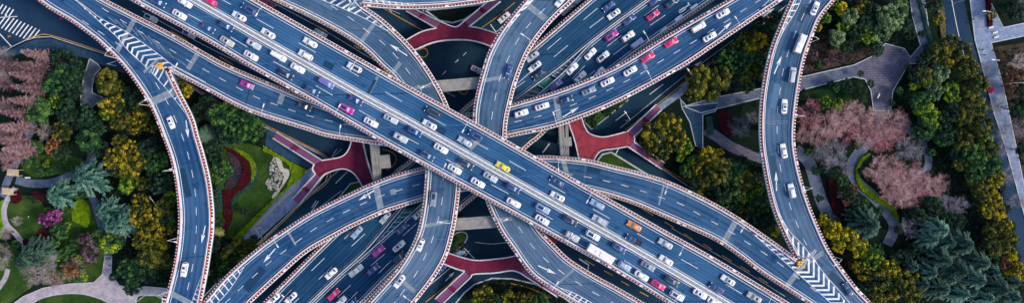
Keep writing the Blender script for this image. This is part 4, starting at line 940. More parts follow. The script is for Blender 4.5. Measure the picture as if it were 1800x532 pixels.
def get(kind, roof):
    if (kind, roof) not in PRO:
        if kind in KINDS:
            p, L, W = car_parts(kind, roof); PRO[(kind, roof)] = proto(p, L, W, kind if kind != 'hatchback' else 'hatchback')
        elif kind == 'pickup truck':
            parts = []
            m = body_loft(5.2, 1.9, .35, [(-.5,.85),(-.49,.98),(-.44,1.0),(-.3,1.0),(-.1,1.02),(.2,1.05),(.32,1.0),(.43,.92),(.485,.82),(.5,.6)], [.9,.96,.98,1,1,1,1,.97,.9,.78]); cabin(m, -.55, 1.35, -.35, .75, .86, .7, 1.0, 1.75, 1.9)
            me = m.mesh('body', [CP['white']]); recalc(me); parts.append(('body', me, True))
            m = MB(); m.box((-1.55, 0, 1.05), (1.85, 1.55, .06)); 
            parts.append(('truck_bed', m.mesh('truck_bed', [BLACK if roof == 'dark' else STEEL]), False))
            m = MB()
            for s in (-1, 1): m.box((-1.55, s*.86, 1.16), (2.0, .1, .26))
            m.box((-2.5, 0, 1.16), (.1, 1.72, .26)); parts.append(('bed_side', m.mesh('bed_side', [CP['white']]), True))
            m = MB(); m.quad((1.30, -.68, 1.12), (1.30, .68, 1.12), (.86, .6, 1.62), (.86, -.6, 1.62)); parts.append(('windshield', m.mesh('windshield', [WSHIELD]), False))
            m = MB(); m.quad((-.56, .66, 1.12), (-.56, -.66, 1.12), (-.42, -.6, 1.6), (-.42, .6, 1.6)); parts.append(('rear_window', m.mesh('rear_window', [GLASS]), False))
            for s in (-1, 1):
                m = MB(); m.box((2.42, s*.66, .86), (.26, .3, .14)); parts.append(('headlight', m.mesh('headlight', [HLIGHT]), False))
                m = MB(); m.box((-2.54, s*.76, .9), (.1, .24, .2)); parts.append(('tail_light', m.mesh('tail_light', [TLIGHT]), False))
            PRO[(kind, roof)] = proto(parts, 5.2, 1.9, 'pickup_truck')
        elif kind in ('box truck', 'coach', 'minibus'):
            L, W, H = {'box truck': (6.4, 2.2, 3.0), 'coach': (9.2, 2.5, 3.2), 'minibus': (6.4, 2.1, 2.6)}[kind]
            parts = []; bm = bmesh.new()
            x0 = -L/2; x1 = L/2 if kind != 'box truck' else L/2-1.75
            mt = Matrix.Translation(((x0+x1)/2, 0, .5+(H-.5)/2)) @ Matrix.Diagonal((x1-x0, W, H-.5, 1)); bmesh.ops.create_cube(bm, size=1, matrix=mt)
            bmesh.ops.bevel(bm, geom=bm.edges[:], offset=.06 if kind == 'box truck' else .2, segments=3, affect='EDGES')
            me = bpy.data.meshes.new('body'); bm.to_mesh(me); bm.free(); me.materials.append(CP['white']); parts.append(('body' if kind != 'box truck' else 'cargo_box', me, True))
            if kind == 'box truck':
                bm = bmesh.new(); bmesh.ops.create_cube(bm, size=1, matrix=Matrix.Translation((L/2-.85, 0, 1.25)) @ Matrix.Diagonal((1.65, 2.0, 1.7, 1))); bmesh.ops.bevel(bm, geom=bm.edges[:], offset=.2, segments=3, affect='EDGES')
                me = bpy.data.meshes.new('cab'); bm.to_mesh(me); bm.free(); me.materials.append(CP['white']); parts.append(('cab', me, True))
                m = MB(); m.quad((L/2+.01, -.8, 1.3), (L/2+.01, .8, 1.3), (L/2-.12, .75, 1.98), (L/2-.12, -.75, 1.98)); parts.append(('windshield', m.mesh('windshield', [GLASS]), False))
            else:
                m = MB(); m.box((L/2-.03, 0, H*.66), (.14, W*.86, H*.34)); m.box((L/2-.28, 0, H-.05), (.42, W*.8, .14)); parts.append(('windshield', m.mesh('windshield', [GLASSD]), False))
                m = MB(); m.box((-L/2+.02, 0, H*.68), (.1, W*.8, H*.25)); parts.append(('rear_window', m.mesh('rear_window', [GLASSD]), False))
                for s in (-1, 1):
                    m = MB()
                    for k in range(6): m.box((-L*.40+k*L*.145, s*W*.5, H*.66), (L*.125, .04, H*.28))
                    parts.append(('side_window', m.mesh('side_window', [GLASSD]), False))
                for xx in ((-.18, .16) if kind == 'coach' else (-.2,)):
                    m = MB(); m.box((xx*L, 0, H+.06), (.85, .85, .14), 0, 0, .85); parts.append(('roof_hatch', m.mesh('roof_hatch', [WHITE]), False))
                m = MB(); m.box((L*.03 if kind == 'coach' else L*.12, 0, H+.09), (1.7, 1.5, .2), 0, 0, .9); parts.append(('air_conditioner', m.mesh('air_conditioner', [WHITE]), False))
            for s in (-1, 1):
                m = MB(); m.box((L/2-.05, s*W*.38, .75), (.16, .34, .2)); parts.append(('headlight', m.mesh('headlight', [HLIGHT]), False))
                m = MB(); m.box((-L/2, s*W*.42, .9), (.08, .22, .3)); parts.append(('tail_light', m.mesh('tail_light', [TLIGHT]), False))
                m = MB(); m.box((L/2-.1, s*(W/2+.16), H*.72), (.12, .3, .3)); parts.append(('mirror', m.mesh('mirror', [BLACK]), False))
            PRO[(kind, roof)] = proto(parts, L, W, {'box truck': 'box_truck'}.get(kind, kind), (WMB, RMB, .48) if kind != 'minibus' else (WM, RM, .34))
    return PRO[(kind, roof)]
CW = dict(white='white', silver='silver', grey='grey', navy='dark blue', dark='dark', blue='bright blue', skyblue='light blue', red='red', magenta='magenta', purple='purple-blue', beige='beige', yellow='yellow', orange='orange', crimson='dark red')
ROADS = {  # centre line for heading, height, sign of travel along it, place words, group
 'ML': (M_MD, ZM, 1, 'on lower side of the main diagonal road', 'cars on the main diagonal road'),
 'MU': (M_MD, ZM, -1, 'on upper side of the main diagonal road', 'cars on the main diagonal road'),
 'B': (B_UP, ZH, 1, 'on the upper left ramp', 'cars on the ramps'),
 'A': (A_L, ZH, 1, 'on the curved left ramp', 'cars on the ramps'),
 'K': (K_L, ZH, -1, 'on the curved right ramp', 'cars on the ramps'),
 'D': (D_L, ZV, 1, 'on the top centre ramp', 'cars on the ramps'),
 'E': (E_RT, ZV, 1, 'on the lower centre ramp', 'cars on the ramps'),
 'H': (H_UP, ZH, 1, 'on the upper right ramp', 'cars on the ramps'),
 'XN': (X_ML, ZX, -1, 'on left lanes of the upper right expressway', 'cars on the expressway'),
 'XS': (X_MR, ZX, 1, 'on right lanes of the upper right expressway', 'cars on the expressway'),
 'YN': (X_ML, ZX, -1, 'on left lanes of the lower left expressway', 'cars on the expressway'),
 'YS': (X_MR, ZX, 1, 'on right lanes of the lower left expressway', 'cars on the expressway'),
 'G1': (M_LO, 0, 1, 'on the shaded street beside the upper left ramp', 'cars on the ground streets'),
 'G2': (M_UP, 0, 1, 'on the shaded street above the main diagonal road', 'cars on the ground streets'),
 'G3': (X_NW, 0, -1, 'on the shaded street beside the top centre ramp', 'cars on the ground streets'),
}
ROOFW = {'sunroof': ' with dark sunroof', 'panorama': ' with long dark roof glass', 'plain': '', 'taxi': '', 'dark': ''}
V = '''
ML 279 4 navy suv sunroof|ML 325 5 white sedan plain|ML 315 26 white sedan sunroof|ML 365 49 navy sedan plain|ML 398 46 navy suv plain|ML 399 73 beige sedan sunroof|ML 446 78 silver suv sunroof|ML 441 98 white sedan sunroof|ML 490 99 white van plain|ML 523 120 white sedan plain|ML 503 131 dark suv sunroof|ML 574 146 purple van plain|ML 549 159 navy suv plain|ML 625 176 navy sedan sunroof|ML 609 191 magenta suv panorama|ML 652 215 white sedan sunroof|ML 687 209 silver sedan sunroof|ML 704 242 silver suv sunroof|ML 729 231 navy suv sunroof|ML 775 261 white sedan sunroof|ML 751 273 navy suv panorama|ML 820 288 dark suv plain|ML 799 297 white sedan sunroof|ML 862 311 silver sedan sunroof|ML 840 321 white sedan sunroof|ML 902 330 navy suv plain|ML 903 356 white sedan plain|ML 954 366 skyblue suv panorama|ML 953 386 white sedan sunroof|ML 1003 387 dark suv panorama|ML 1006 415 silver suv sunroof|ML 1042 413 white suv panorama|ML 1056 445 white coach plain|ML 1088 435 navy suv sunroof|ML 1098 467 skyblue hatchback plain|ML 1128 484 white sedan plain|ML 1139 467 grey sedan sunroof|ML 1157 500 red sedan sunroof|ML 1181 493 dark suv panorama|ML 1190 519 white suv panorama|ML 1231 516 white sedan sunroof|ML 1256 531 white sedan plain
MU 369 2 red sedan plain|MU 437 16 navy suv panorama|MU 420 29 white sedan sunroof|MU 471 59 white sedan sunroof|MU 545 75 white sedan plain|MU 537 97 white suv plain|MU 623 119 white suv panorama|MU 760 197 dark van plain|MU 755 219 white sedan sunroof|MU 817 249 silver sedan plain|MU 836 238 navy suv panorama|MU 884 293 yellow sedan plain|MU 979 319 navy sedan sunroof|MU 980 345 white sedan sunroof|MU 1050 359 skyblue suv plain|MU 1055 387 silver pickup_truck plain|MU 1115 397 orange sedan taxi|MU 1114 421 navy pickup_truck dark|MU 1170 428 silver sedan plain|MU 1171 457 white sedan plain|MU 1280 492 white sedan sunroof|MU 1260 506 navy suv plain|MU 1326 522 beige suv sunroof
B 434 149 magenta sedan sunroof|B 535 187 dark sedan plain
A 300 215 white hatchback sunroof|A 324 473 white suv sunroof
K 1433 15 white sedan sunroof|K 1405 77 white minibus plain|K 1393 132 silver van plain|K 1379 187 white sedan sunroof|K 1378 265 white sedan plain|K 1392 335 white suv plain|K 1491 508 navy sedan panorama
D 894 126 navy sedan plain|D 986 1 white sedan plain
E 762 349 grey suv panorama|E 739 430 white hatchback sunroof|E 702 494 white sedan panorama
H 1180 75 red sedan plain|H 1139 101 red sedan plain|H 1108 125 white sedan sunroof|H 1068 144 white sedan sunroof|H 1035 160 grey sedan sunroof|H 995 176 dark sedan sunroof|H 953 187 white sedan sunroof|H 916 199 white suv sunroof|H 1271 24 white sedan sunroof|H 1228 48 white van plain|H 1248 65 white sedan sunroof
XN 936 99 silver suv sunroof|XN 940 117 white sedan panorama|XN 947 131 dark sedan sunroof|XN 1070 11 navy sedan plain|XN 1079 25 white sedan sunroof
XS 1106 35 navy sedan sunroof|XS 1148 27 red sedan panorama|XS 1152 1 navy sedan plain|XS 1181 5 dark sedan sunroof|XS 1075 63 magenta suv panorama|XS 1104 64 white suv sunroof|XS 1120 77 skyblue suv plain|XS 1038 95 white sedan plain|XS 1060 100 white suv panorama|XS 1006 121 white sedan plain|XS 1020 136 white suv sunroof|XS 1053 129 white suv plain|XS 977 150 purple sedan sunroof
YN 677 382 silver sedan plain|YN 627 408 skyblue sedan plain|YN 582 480 white sedan plain|YN 481 525 white sedan sunroof|YN 511 523 white sedan panorama
YS 735 376 white hatchback sunroof|YS 707 401 navy sedan plain|YS 701 432 white sedan panorama|YS 701 452 dark suv sunroof|YS 665 441 magenta sedan plain|YS 656 473 navy sedan sunroof|YS 626 475 silver pickup_truck plain|YS 586 517 red sedan plain|YS 598 530 white sedan plain|YS 618 533 navy sedan plain
G1 265 32 silver suv panorama|G1 332 60 silver suv panorama
G2 563 59 silver sedan plain|G2 467 6 crimson box_truck plain
G3 886 31 white suv sunroof|G3 996 17 silver suv plain|G3 1013 3 silver pickup_truck plain|G3 839 123 silver sedan panorama|G3 806 445 skyblue sedan plain|G3 778 470 navy sedan plain
'''
pts_cache = {}
for row in V.replace('\n', '|').split('|'):
    if not row.strip(): continue
    rd, x, y, colr, kind, roof = row.split(); x = float(x); y = float(y); kind = kind.replace('_', ' ')
    line, z, sg, place, grp = ROADS[rd]; L_ = PP(line, z)
    pz = P(x, y, z+0.9); q = Vector((pz.x, pz.y, z))
    bi = min(range(len(L_)-1), key=lambda i: ((L_[i]+L_[i+1])/2-q).length)
    # interpolate the tangent from the smoothed line
    if rd not in pts_cache: pts_cache[rd] = resamp(cr(L_, 8), 240)
    SL = pts_cache[rd]; bi = min(range(1, len(SL)-1), key=lambda i: (SL[i]-q).length)
    t = (SL[bi+1]-SL[bi-1])*sg; rz = math.atan2(t.y, t.x)+rng.uniform(-.025, .025)
    if (x, y) == (839, 123): rz = R(-25)
    if (x, y) == (806, 445): rz = R(20)
    zz = z+.014 if z > 0 else .03
    e = place_vehicle(get(kind, roof), (q.x, q.y, zz), rz, colr)
    cat = {'pickup truck': 'pickup truck', 'box truck': 'truck', 'coach': 'bus', 'minibus': 'minibus', 'van': 'van'}.get(kind, 'car')
    e['category'] = cat; e['group'] = grp
    d = CW[colr]+' '+{'suv': 'SUV'}.get(kind, kind)
    if rd == 'B' and colr == 'magenta': d = 'magenta and pale blue taxi sedan'
    e2 = d+(ROOFW.get(roof, '') if kind in ('sedan', 'hatchback') and rd not in ('MU', 'ML') else '')
    reg(e, d, place, x, y, 'y' if rd in ('A', 'K') else 'x')
    if rd == 'B' and colr == 'magenta':     # two-tone taxi: pale bonnet
        m = MB(); m.box((1.62, 0, .86), (1.15, 1.5, .06), 0, 0, .9); o = m.build('bonnet', CP['skyblue'], e)

# ------------------------------------------------------------------ street lamps
def lamp_parts():
    m = MB(); m.tube((0, 0, 0), (0, 0, .5), .2, .16, 8); m.tube((0, 0, .5), (0, 0, 9.0), 0.09, .06, 8); pole = m.mesh('pole', [WHITE])
    m = MB(); m.tube((0, 0, 8.9), (1.2, 0, 9.7), .07, .06, 6); m.tube((1.2, 0, 9.7), (2.6, 0, 9.9), .06, .05, 6); arm = m.mesh('arm', [WHITE])
    m = MB(); m.box((3.0, 0, 9.93), (1.15, .42, .14), 0, 0, .7); head = m.mesh('lamp_head', [WHITE])
    m = MB(); m.box((3.0, 0, 9.84), (.8, .3, .05)); lens = m.mesh('lens', [HLIGHT])
    return pole, arm, head, lens
LP = lamp_parts()
LAMPS = [('M', M_UP, 1, [478, 640, 832, 1038, 1190, 1340], ZM, 'above the main diagonal road'), ('M', M_LO, -1, [243, 412, 593, 779, 985, 1165], ZM, 'along the lower edge of the main diagonal road'),
 ('B', B_LO, -1, [330, 476, 610], ZH, 'on the upper left ramp'), ('A', A_L, -1, [(210, 108), (264, 187), (305, 298), (314, 412), (300, 508)], ZH, 'on the curved left ramp'),
 ('C', C_UP, 1, [(766, 150), (638, 11)], ZV, 'on the ramp right of the upper centre footbridge stairs'), ('H', H_LO, -1, [974, 1145, 1290], ZH, 'on the upper right ramp'),
 ('G', G_UP, 1, [981, 1167, 1298], ZH, 'on the lower right ramp'), ('K', K_R, 1, [(1425, 82), (1401, 206), (1413, 327), (1467, 440)], ZH, 'on the curved right ramp'),
 ('I', I_UP, 1, [494, 655], ZH, 'on the lower left ramp'), ('E', E_RT, 1, [(797, 387), (735, 522)], ZV, 'on the lower centre ramp'), ('F', F_L, -1, [(872, 388), (967, 504)], ZV, 'on the bottom centre ramp'),
 ('D', D_R, 1, [(934, 81)], ZV, 'on the top centre ramp'), ('X', X_SE, -1, [(1137, 77)], ZX, 'on the expressway beside the upper right ramp'), ('X', X_NW, 1, [(502, 490)], ZX, 'on the lower left expressway')]
for code, line, side, xs_, z, place in LAMPS:
    p = ptsz(line, z)
    for xx in xs_:
        if isinstance(xx, tuple): q = P(xx[0], xx[1], z); i = min(range(len(p)-1), key=lambda i: (p[i]-q).length)
        else: wx = P(xx, 266, z).x; i = min(range(len(p)-1), key=lambda i: abs(p[i].x-wx))
        t = (p[min(i+1, len(p)-1)]-p[max(0, i-1)]).normalized(); nn = Vector((-t.y, t.x, 0))*side; b = p[i]-nn*.84
        e = empty('street_lamp', (b.x, b.y, z+.9), math.atan2(-nn.y, -nn.x))
        if p[i].x < -40 or p[i].x > 40: pass
        mesh_obj('pole', LP[0], e); mesh_obj('arm', LP[1], e); h = mesh_obj('lamp_head', LP[2], e); mesh_obj('lens', LP[3], h)
        e['category'] = 'street lamp'; e['group'] = 'street lamps on the ramps'
        reg(e, 'white single-arm street lamp', place, b.x, -b.y, 'y' if code in ('A', 'K') else 'x')
# lamps of the right street
for i, (x, y, rz) in enumerate(((1672, 8, 0), (1712, 30, 3.1), (1727, 112, 3.1), (1752, 150, 0), (1100, 212, 2.2), (1206, 140, 2.2), (1333, 38, 2.2))):
    b = P(x, y, 0); e = empty('street_lamp', (b.x, b.y, .15), rz)
    mesh_obj('pole', LP[0], e); mesh_obj('arm', LP[1], e); h = mesh_obj('lamp_head', LP[2], e); mesh_obj('lens', LP[3], h)
    e['category'] = 'street lamp'; e['group'] = 'street lamps on the ground streets'
    reg(e, 'white single-arm street lamp', 'on the ground beside the streets on the right', x, y, 'x')
# ------------------------------------------------------------------ gore gantries, crash barrels
BAR = plain('barrel_yellow', (0.85, 0.42, 0.02), 0.5, var=.1)
SIGNB = plain('sign_blue', (0.02, 0.10, 0.30), 0.5)
def gantry(x, y, z, x2, y2, label):
    a = P(x, y, z); b = P(x2, y2, z); c = (a+b)/2; rz = math.atan2((b-a).y, (b-a).x); L = (b-a).length
    e = empty('sign_gantry', (c.x, c.y, z), rz)
    m = MB(); m.tube((0, 0, 0), (0, 0, 6.4), .28, .22, 10); m.build('mast', STEEL, e)
    m = MB()
    for s in (-.25, .25): m.tube((-L/2, s, 6.3), (L/2, s, 6.3), .10, None, 6); 
    for k in range(9): m.tube((-L/2+L*k/8, -.25, 6.3), (-L/2+L*min(8, k+1)/8, .25, 6.3), .05, None, 4)
    m.build('cross_beam', STEEL, e)
    for s in (-1, 1):
        m = MB(); m.box((s*L*.27, .42, 5.9), (L*.4, .06, 1.3)); m.build('sign_board', SIGNB, e)
        m = MB(); m.box((s*L*.27, .30, 5.9), (L*.41, .16, 1.4)); m.build('sign_back', STEEL, e)
    tag(e, label, 'sign gantry')
def barrels(spots, z, labs):
    for i, (x, y) in enumerate(spots):
        c = P(x, y, z); e = empty('crash_barrel', (c.x, c.y, z+.02)); m = MB(); m.tube((0, 0, 0), (0, 0, .9), .42, .38, 12); m.build('drum', BAR, e)
        m = MB(); m.tube((0, 0, .35), (0, 0, .55), .425, .41, 12, cap=False); m.build('band', WHITE, e)
        m = MB(); m.tube((0, 0, .9), (0, 0, 1.0), .40, .34, 12); m.build('lid', BAR, e)
        e['category'] = 'crash barrel'; e['group'] = labs[1]; e['label'] = ['upper', 'middle', 'lower'][i//3]+' row '+['left', 'centre', 'right'][i % 3]+' '+labs[0]
gantry(296, 106, ZH, 270, 131, 'grey sign gantry over the gore of the curved left ramp')
gantry(1420, 434, ZH, 1390, 467, 'grey sign gantry over the gore of the curved right ramp')
gantry(634, 4, ZV, 628, 18, 'small grey sign gantry at the upper centre gore')
barrels([(279, 112), (282.5, 112.5), (286, 112.8), (277, 115.8), (280.5, 116.5), (284, 117), (279, 119.5), (282.5, 120.5), (286.5, 120)], ZH, ('yellow crash barrel in the cluster at the curved left ramp gore', 'barrels at the left gore'))
barrels([(1403, 459.5), (1407.5, 459), (1411.5, 459), (1402, 463), (1406, 463.5), (1410.5, 463.5), (1403, 467.3), (1407, 468), (1411.5, 468)], ZH, ('yellow crash barrel in the cluster at the curved right ramp gore', 'barrels at the right gore'))
def pylon(x, y, rz, label, z=0.15):
    c = P(x, y, z); e = empty('traffic_signal', (c.x, c.y, z), rz); m = MB(); m.tube((0, 0, 0), (0, 0, 6), .14, .1, 8); m.build('pole', WHITE, e)
    m = MB(); m.tube((0, 0, 5.8), (4.2, 0, 6.0), .09, .07, 6); m.build('arm', WHITE, e)
    for k in (2.4, 4.0):
        m = MB(); m.box((k, 0, 5.7), (.9, .35, .4)); h = m.build('signal_box', BLACK, e)
        m = MB()
        for q in (-.28, 0, .28): m.tube((k+q, -.18, 5.7), (k+q, -.2, 5.7), .1, None, 8)
        m.build('lamp', STEEL, h)
    tag(e, label, 'traffic signal')
pylon(459, 399, -.9, 'white traffic signal pole by the pavement below the wedge garden')
pylon(688, 22, -.4, 'white traffic signal pole between the two top left ramps', 0)
pylon(205, 116, .3, 'white traffic signal pole at the park corner under the left ramp')
pylon(290, 360, 2.2, 'white traffic signal pole among trees left of the curved left ramp')
# benches and people
def bench(x, y, rz, label):
    c = P(x, y, .15); e = empty('park_bench', (c.x, c.y, .22), rz)
    m = MB()
    for k in range(4): m.box((0, -.18+.12*k, .45), (1.8, .1, .05))
    m.build('seat', WHITE, e); m = MB()
    for k in range(3): m.box((0, .3, .6+.13*k), (1.8, .04, .1))
    m.build('backrest', WHITE, e)
    for s in (-1, 1): m = MB(); m.box((s*.75, 0, .22), (.08, .5, .44)); m.build('leg', STEEL, e)
    tag(e, label, 'bench', 'white park benches')
bench(50, 312, 0, 'white bench on the left park path beside the clipped balls'); bench(1741, 49, .25, 'white bench at the end of the red hedge on the upper right pavement')
bench(1748, 58, .25, 'upper of two white benches on the upper right pavement corner'); bench(1750, 66, .25, 'lower of two white benches on the upper right pavement corner'); bench(1543, 169, 1.1, 'white bench on the large right plaza')

SKIN = plain('skin', (.55, .36, .27), .6); HAIR = plain('hair', (.02, .015, .012), .7)
CL = {k: plain('cloth_'+k, v, .9) for k, v in dict(red=(.5, .02, .05), orange=(.7, .18, .02), black=(.02, .02, .025), blue=(.04, .1, .3), white=(.7, .7, .7), grey=(.15, .16, .18), green=(.04, .15, .08)).items()}
def skinned(name, pts, edges, rad, mat):
    me = bpy.data.meshes.new(name); me.from_pydata(pts, edges, []); o = bpy.data.objects.new(name, me); COL.objects.link(o)
    md_ = o.modifiers.new('s', 'SKIN'); md_.use_smooth_shade = True; o.modifiers.new('u', 'SUBSURF').levels = 1
    for v, r in zip(me.skin_vertices[0].data, rad): v.radius = (r, r)
    me.skin_vertices[0].data[0].use_root = True
    dg = bpy.context.evaluated_depsgraph_get(); n = bpy.data.meshes.new_from_object(o.evaluated_get(dg)); n.name = name
    n.materials.clear(); n.materials.append(mat); bpy.data.objects.remove(o); return n
def person_meshes(sit=False):
    if sit:
        pts = [(0,0,.78),(0,0,1.0),(.02,0,1.2),(.05,0,1.3),(.08,0,1.42),(.08,0,1.5),(.02,.18,1.22),(.2,.22,1.05),(.45,.2,1.0),(.02,-.18,1.22),(.2,-.22,1.05),(.45,-.2,1.0),(.05,.11,.76),(.42,.13,.78),(.38,.12,.38),(.5,.12,.32),(.05,-.11,.76),(.42,-.13,.78),(.38,-.12,.38),(.5,-.12,.32)]
    else:
        pts = [(0,0,.95),(0,0,1.15),(0,0,1.36),(0,0,1.47),(.02,0,1.58),(.02,0,1.68),(0,.19,1.38),(.02,.24,1.12),(.12,.24,.88),(0,-.19,1.38),(-.05,-.24,1.12),(.0,-.25,.86),(0,.1,.9),(.14,.1,.5),(.12,.1,.08),(.24,.1,.04),(0,-.1,.9),(-.08,-.1,.5),(-.2,-.1,.1),(-.08,-.1,.04)]
    ed = [(0,1),(1,2),(2,3),(3,4),(4,5),(2,6),(6,7),(7,8),(2,9),(9,10),(10,11),(0,12),(12,13),(13,14),(14,15),(0,16),(16,17),(17,18),(18,19)]
    rad = [.13,.12,.14,.06,.10,.09,.065,.05,.035,.065,.05,.035,.09,.065,.045,.04,.09,.065,.045,.04]
    body = skinned('body', pts, ed, rad, SKIN)
    jk = skinned('jacket', pts[:3]+pts[6:8]+pts[9:11], [(0,1),(1,2),(2,3),(3,4),(2,5),(5,6)], [.16,.15,.17,.085,.07,.085,.07], CL['red'])
    tr = skinned('trousers', [pts[0]]+pts[12:15]+pts[16:19], [(0,1),(1,2),(2,3),(0,4),(4,5),(5,6)], [.145,.11,.085,.065,.11,.085,.065], CL['black'])
    hp = pts[5]; bm = bmesh.new(); bmesh.ops.create_uvsphere(bm, u_segments=10, v_segments=8, radius=.115, matrix=Matrix.Translation((hp[0]-.02, 0, hp[2]+.01))); hr = bpy.data.meshes.new('hair'); bm.to_mesh(hr); bm.free(); hr.materials.append(HAIR)
    m = MB(); m.box((hp[0]+.115, 0, hp[2]-.08), (.04, .03, .04)); m.box((hp[0]+.095, .035, hp[2]-.055), (.02, .025, .015)); m.box((hp[0]+.095, -.035, hp[2]-.055), (.02, .025, .015)); fc = m.mesh('face', [SKIN])
    return body, jk, tr, hr, fc
PM, PS = person_meshes(), person_meshes(True)
def person(x, y, z, rz, top, label, sit=False, lift=0):
    c = P(x, y, z); e = empty('person', (c.x, c.y, z+lift), rz); ms = PS if sit else PM
    for nm, me in zip(('body', 'jacket', 'trousers', 'hair', 'face'), ms):
        o = mesh_obj(nm, me, e)
        if nm == 'jacket': o.material_slots[0].link = 'OBJECT'; o.material_slots[0].material = CL[top]
    e['category'] = 'person'; e['label'] = label; return e
def scooter(x, y, z, rz, colr, label):
    c = P(x, y, z); e = empty('motor_scooter', (c.x, c.y, z), rz)
    for xx in (-.6, .62):
        wv = mesh_obj('wheel', WM, e, (xx, 0, .26)); wv.scale = (.76, .5, .76)
    m = MB(); m.box((-.35, 0, .5), (.75, .3, .42), 0, 0, .8); m.box((.1, 0, .32), (.5, .3, .1)); m.box((.5, 0, .65), (.14, .36, .7)); m.build('body', CP[colr], e)
    m = MB(); m.box((-.3, 0, .75), (.7, .26, .1)); m.build('seat', BLACK, e)
    m = MB(); m.tube((.45, -.33, 1.05), (.45, .33, 1.05), .025, None, 6); m.tube((.58, 0, .4), (.45, 0, 1.05), .04, None, 6); m.build('handlebar', BLACK, e)
    tag(e, label, 'scooter'); return e
scooter(18, 65, .04, .4, 'orange', 'scooter under the orange-jacketed rider near the zebra crossing'); person(18, 65, .04, .4, 'orange', 'person in orange jacket riding a scooter near the zebra crossing', True)
scooter(109, 33, .04, -.6, 'red', 'red scooter on the street beside the curved left ramp at upper left'); person(109, 33, .04, -.6, 'red', 'person in red jacket riding the scooter at upper left', True)
z_ = .27
for x, y, rz, top, lab in ((1707, 35, .5, 'red', 'person in red jacket on the upper right pavement near the street lamp'), (1705, 41, 2, 'blue', 'person in blue jacket on the upper right pavement below the one in red'),
  (1724, 88, 1, 'black', 'person in black jacket on the pavement where the two pavements meet'), (1728, 97, 1.2, 'grey', 'person in grey jacket below the one in black on the pavement'),
  (1731, 138, 4, 'red', 'person in red jacket on the right pavement just above the crimson tree'), (1567, 77, 2, 'red', 'person in red jacket at the top of the right plaza'), (1585, 90, 3, 'white', 'person in white jacket on the upper right side of the plaza'),
  (26, 407, 1, 'black', 'person in black jacket on the narrow path beside the left lawn'), (195, 466, 1, 'blue', 'person in blue jacket on the pale path at the bottom left'), (54, 380, 0, 'white', 'person in white jacket standing on the round left lawn'),
  (1776, 262, 1, 'grey', 'person in grey jacket on the lower right pavement'), (1770, 310, 1, 'black', 'person in black jacket on the far right pavement edge')):
    person(x, y, z_, rz, top, lab)
# ------------------------------------------------------------------ trees
def add_tint(me, tint):                      # one value per face -> face corner attribute
    a = me.attributes.new('tint', 'FLOAT', 'FACE'); a.data.foreach_set('value', tint)
def rdir(r): 
    z = r.uniform(-1, 1); a = r.uniform(0, 2*math.pi); s = math.sqrt(1-z*z); return Vector((s*math.cos(a), s*math.sin(a), z))
def crown_mesh(name, mat, seed, nclump=85, leaves=46, leaf=.055, flat=.75, cr_=(.13, .24), stretch=1.0):
    """crown of radius 1 around z=0: leafy clumps over an uneven dome"""
    r = random.Random(seed); V_ = []; F_ = []; T_ = []
    lobes = [(rdir(r), r.uniform(.75, 1.08)) for _ in range(9)]
    for c in range(nclump):
        d = rdir(r)
        if d.z < -.25: d.z = -d.z*.6
        d.normalize()
        k = max(lb[1]*max(0, d.dot(lb[0])) for lb in lobes); rad = (.50+.50*k)*r.uniform(.72, 1.0)
        if r.random() < .18: rad *= .6
        ctr = Vector((d.x*rad*stretch, d.y*rad, d.z*rad*flat)); cs = r.uniform(*cr_); ti = r.uniform(0, 1)**1.1
        for l in range(leaves):
            u = rdir(r)
            if u.z < -.2: u.z = -u.z
            p = ctr+u*cs*r.uniform(.75, 1.0); n = (u+rdir(r)*.55).normalized(); a = n.orthogonal().normalized(); b = n.cross(a)
            an = r.uniform(0, 6.28); a, b = a*math.cos(an)+b*math.sin(an), b*math.cos(an)-a*math.sin(an)
            s = leaf*r.uniform(.6, 1.15); q = len(V_)
            V_ += [tuple(p-a*s), tuple(p-b*s*.7), tuple(p+a*s), tuple(p+b*s*.7)]; F_.append((q, q+1, q+2, q+3))
            T_.append(min(1, max(0, ti*.74+.10+r.uniform(-.16, .18))))
    me = bpy.data.meshes.new(name); me.from_pydata(V_, [], F_); me.materials.append(mat); add_tint(me, T_); return me
def trunk_mesh(h, r0, mat, seed, limbs=6, spread=.55):
    """trunk and limbs for a crown of radius 1 centred at z=0; base at z=-h"""
    r = random.Random(seed); m = MB(); m.tube((0, 0, -h), (.02, .01, -.35), r0, r0*.65, 8, cap=False)
    for i in range(limbs):
        a = i*6.28/limbs+r.uniform(-.3, .3); e = Vector((math.cos(a)*spread*r.uniform(.7, 1.1), math.sin(a)*spread*r.uniform(.7, 1.1), r.uniform(.05, .35)))
        m.tube((0, 0, -.45), e*.5+Vector((0, 0, -.15)), r0*.45, r0*.3, 5, cap=False); m.tube(e*.5+Vector((0, 0, -.15)), e, r0*.3, r0*.1, 5, cap=False)
    return m.mesh('trunk', [mat])
def blade(V_, F_, T_, a, b, w0, w1, up, t):
    d = (b-a).normalized(); s = d.cross(up)
    if s.length < 1e-3: s = d.orthogonal()
    s.normalize(); q = len(V_); V_ += [tuple(a-s*w0), tuple(a+s*w0), tuple(b+s*w1), tuple(b-s*w1)]; F_.append((q, q+1, q+2, q+3)); T_.append(t)
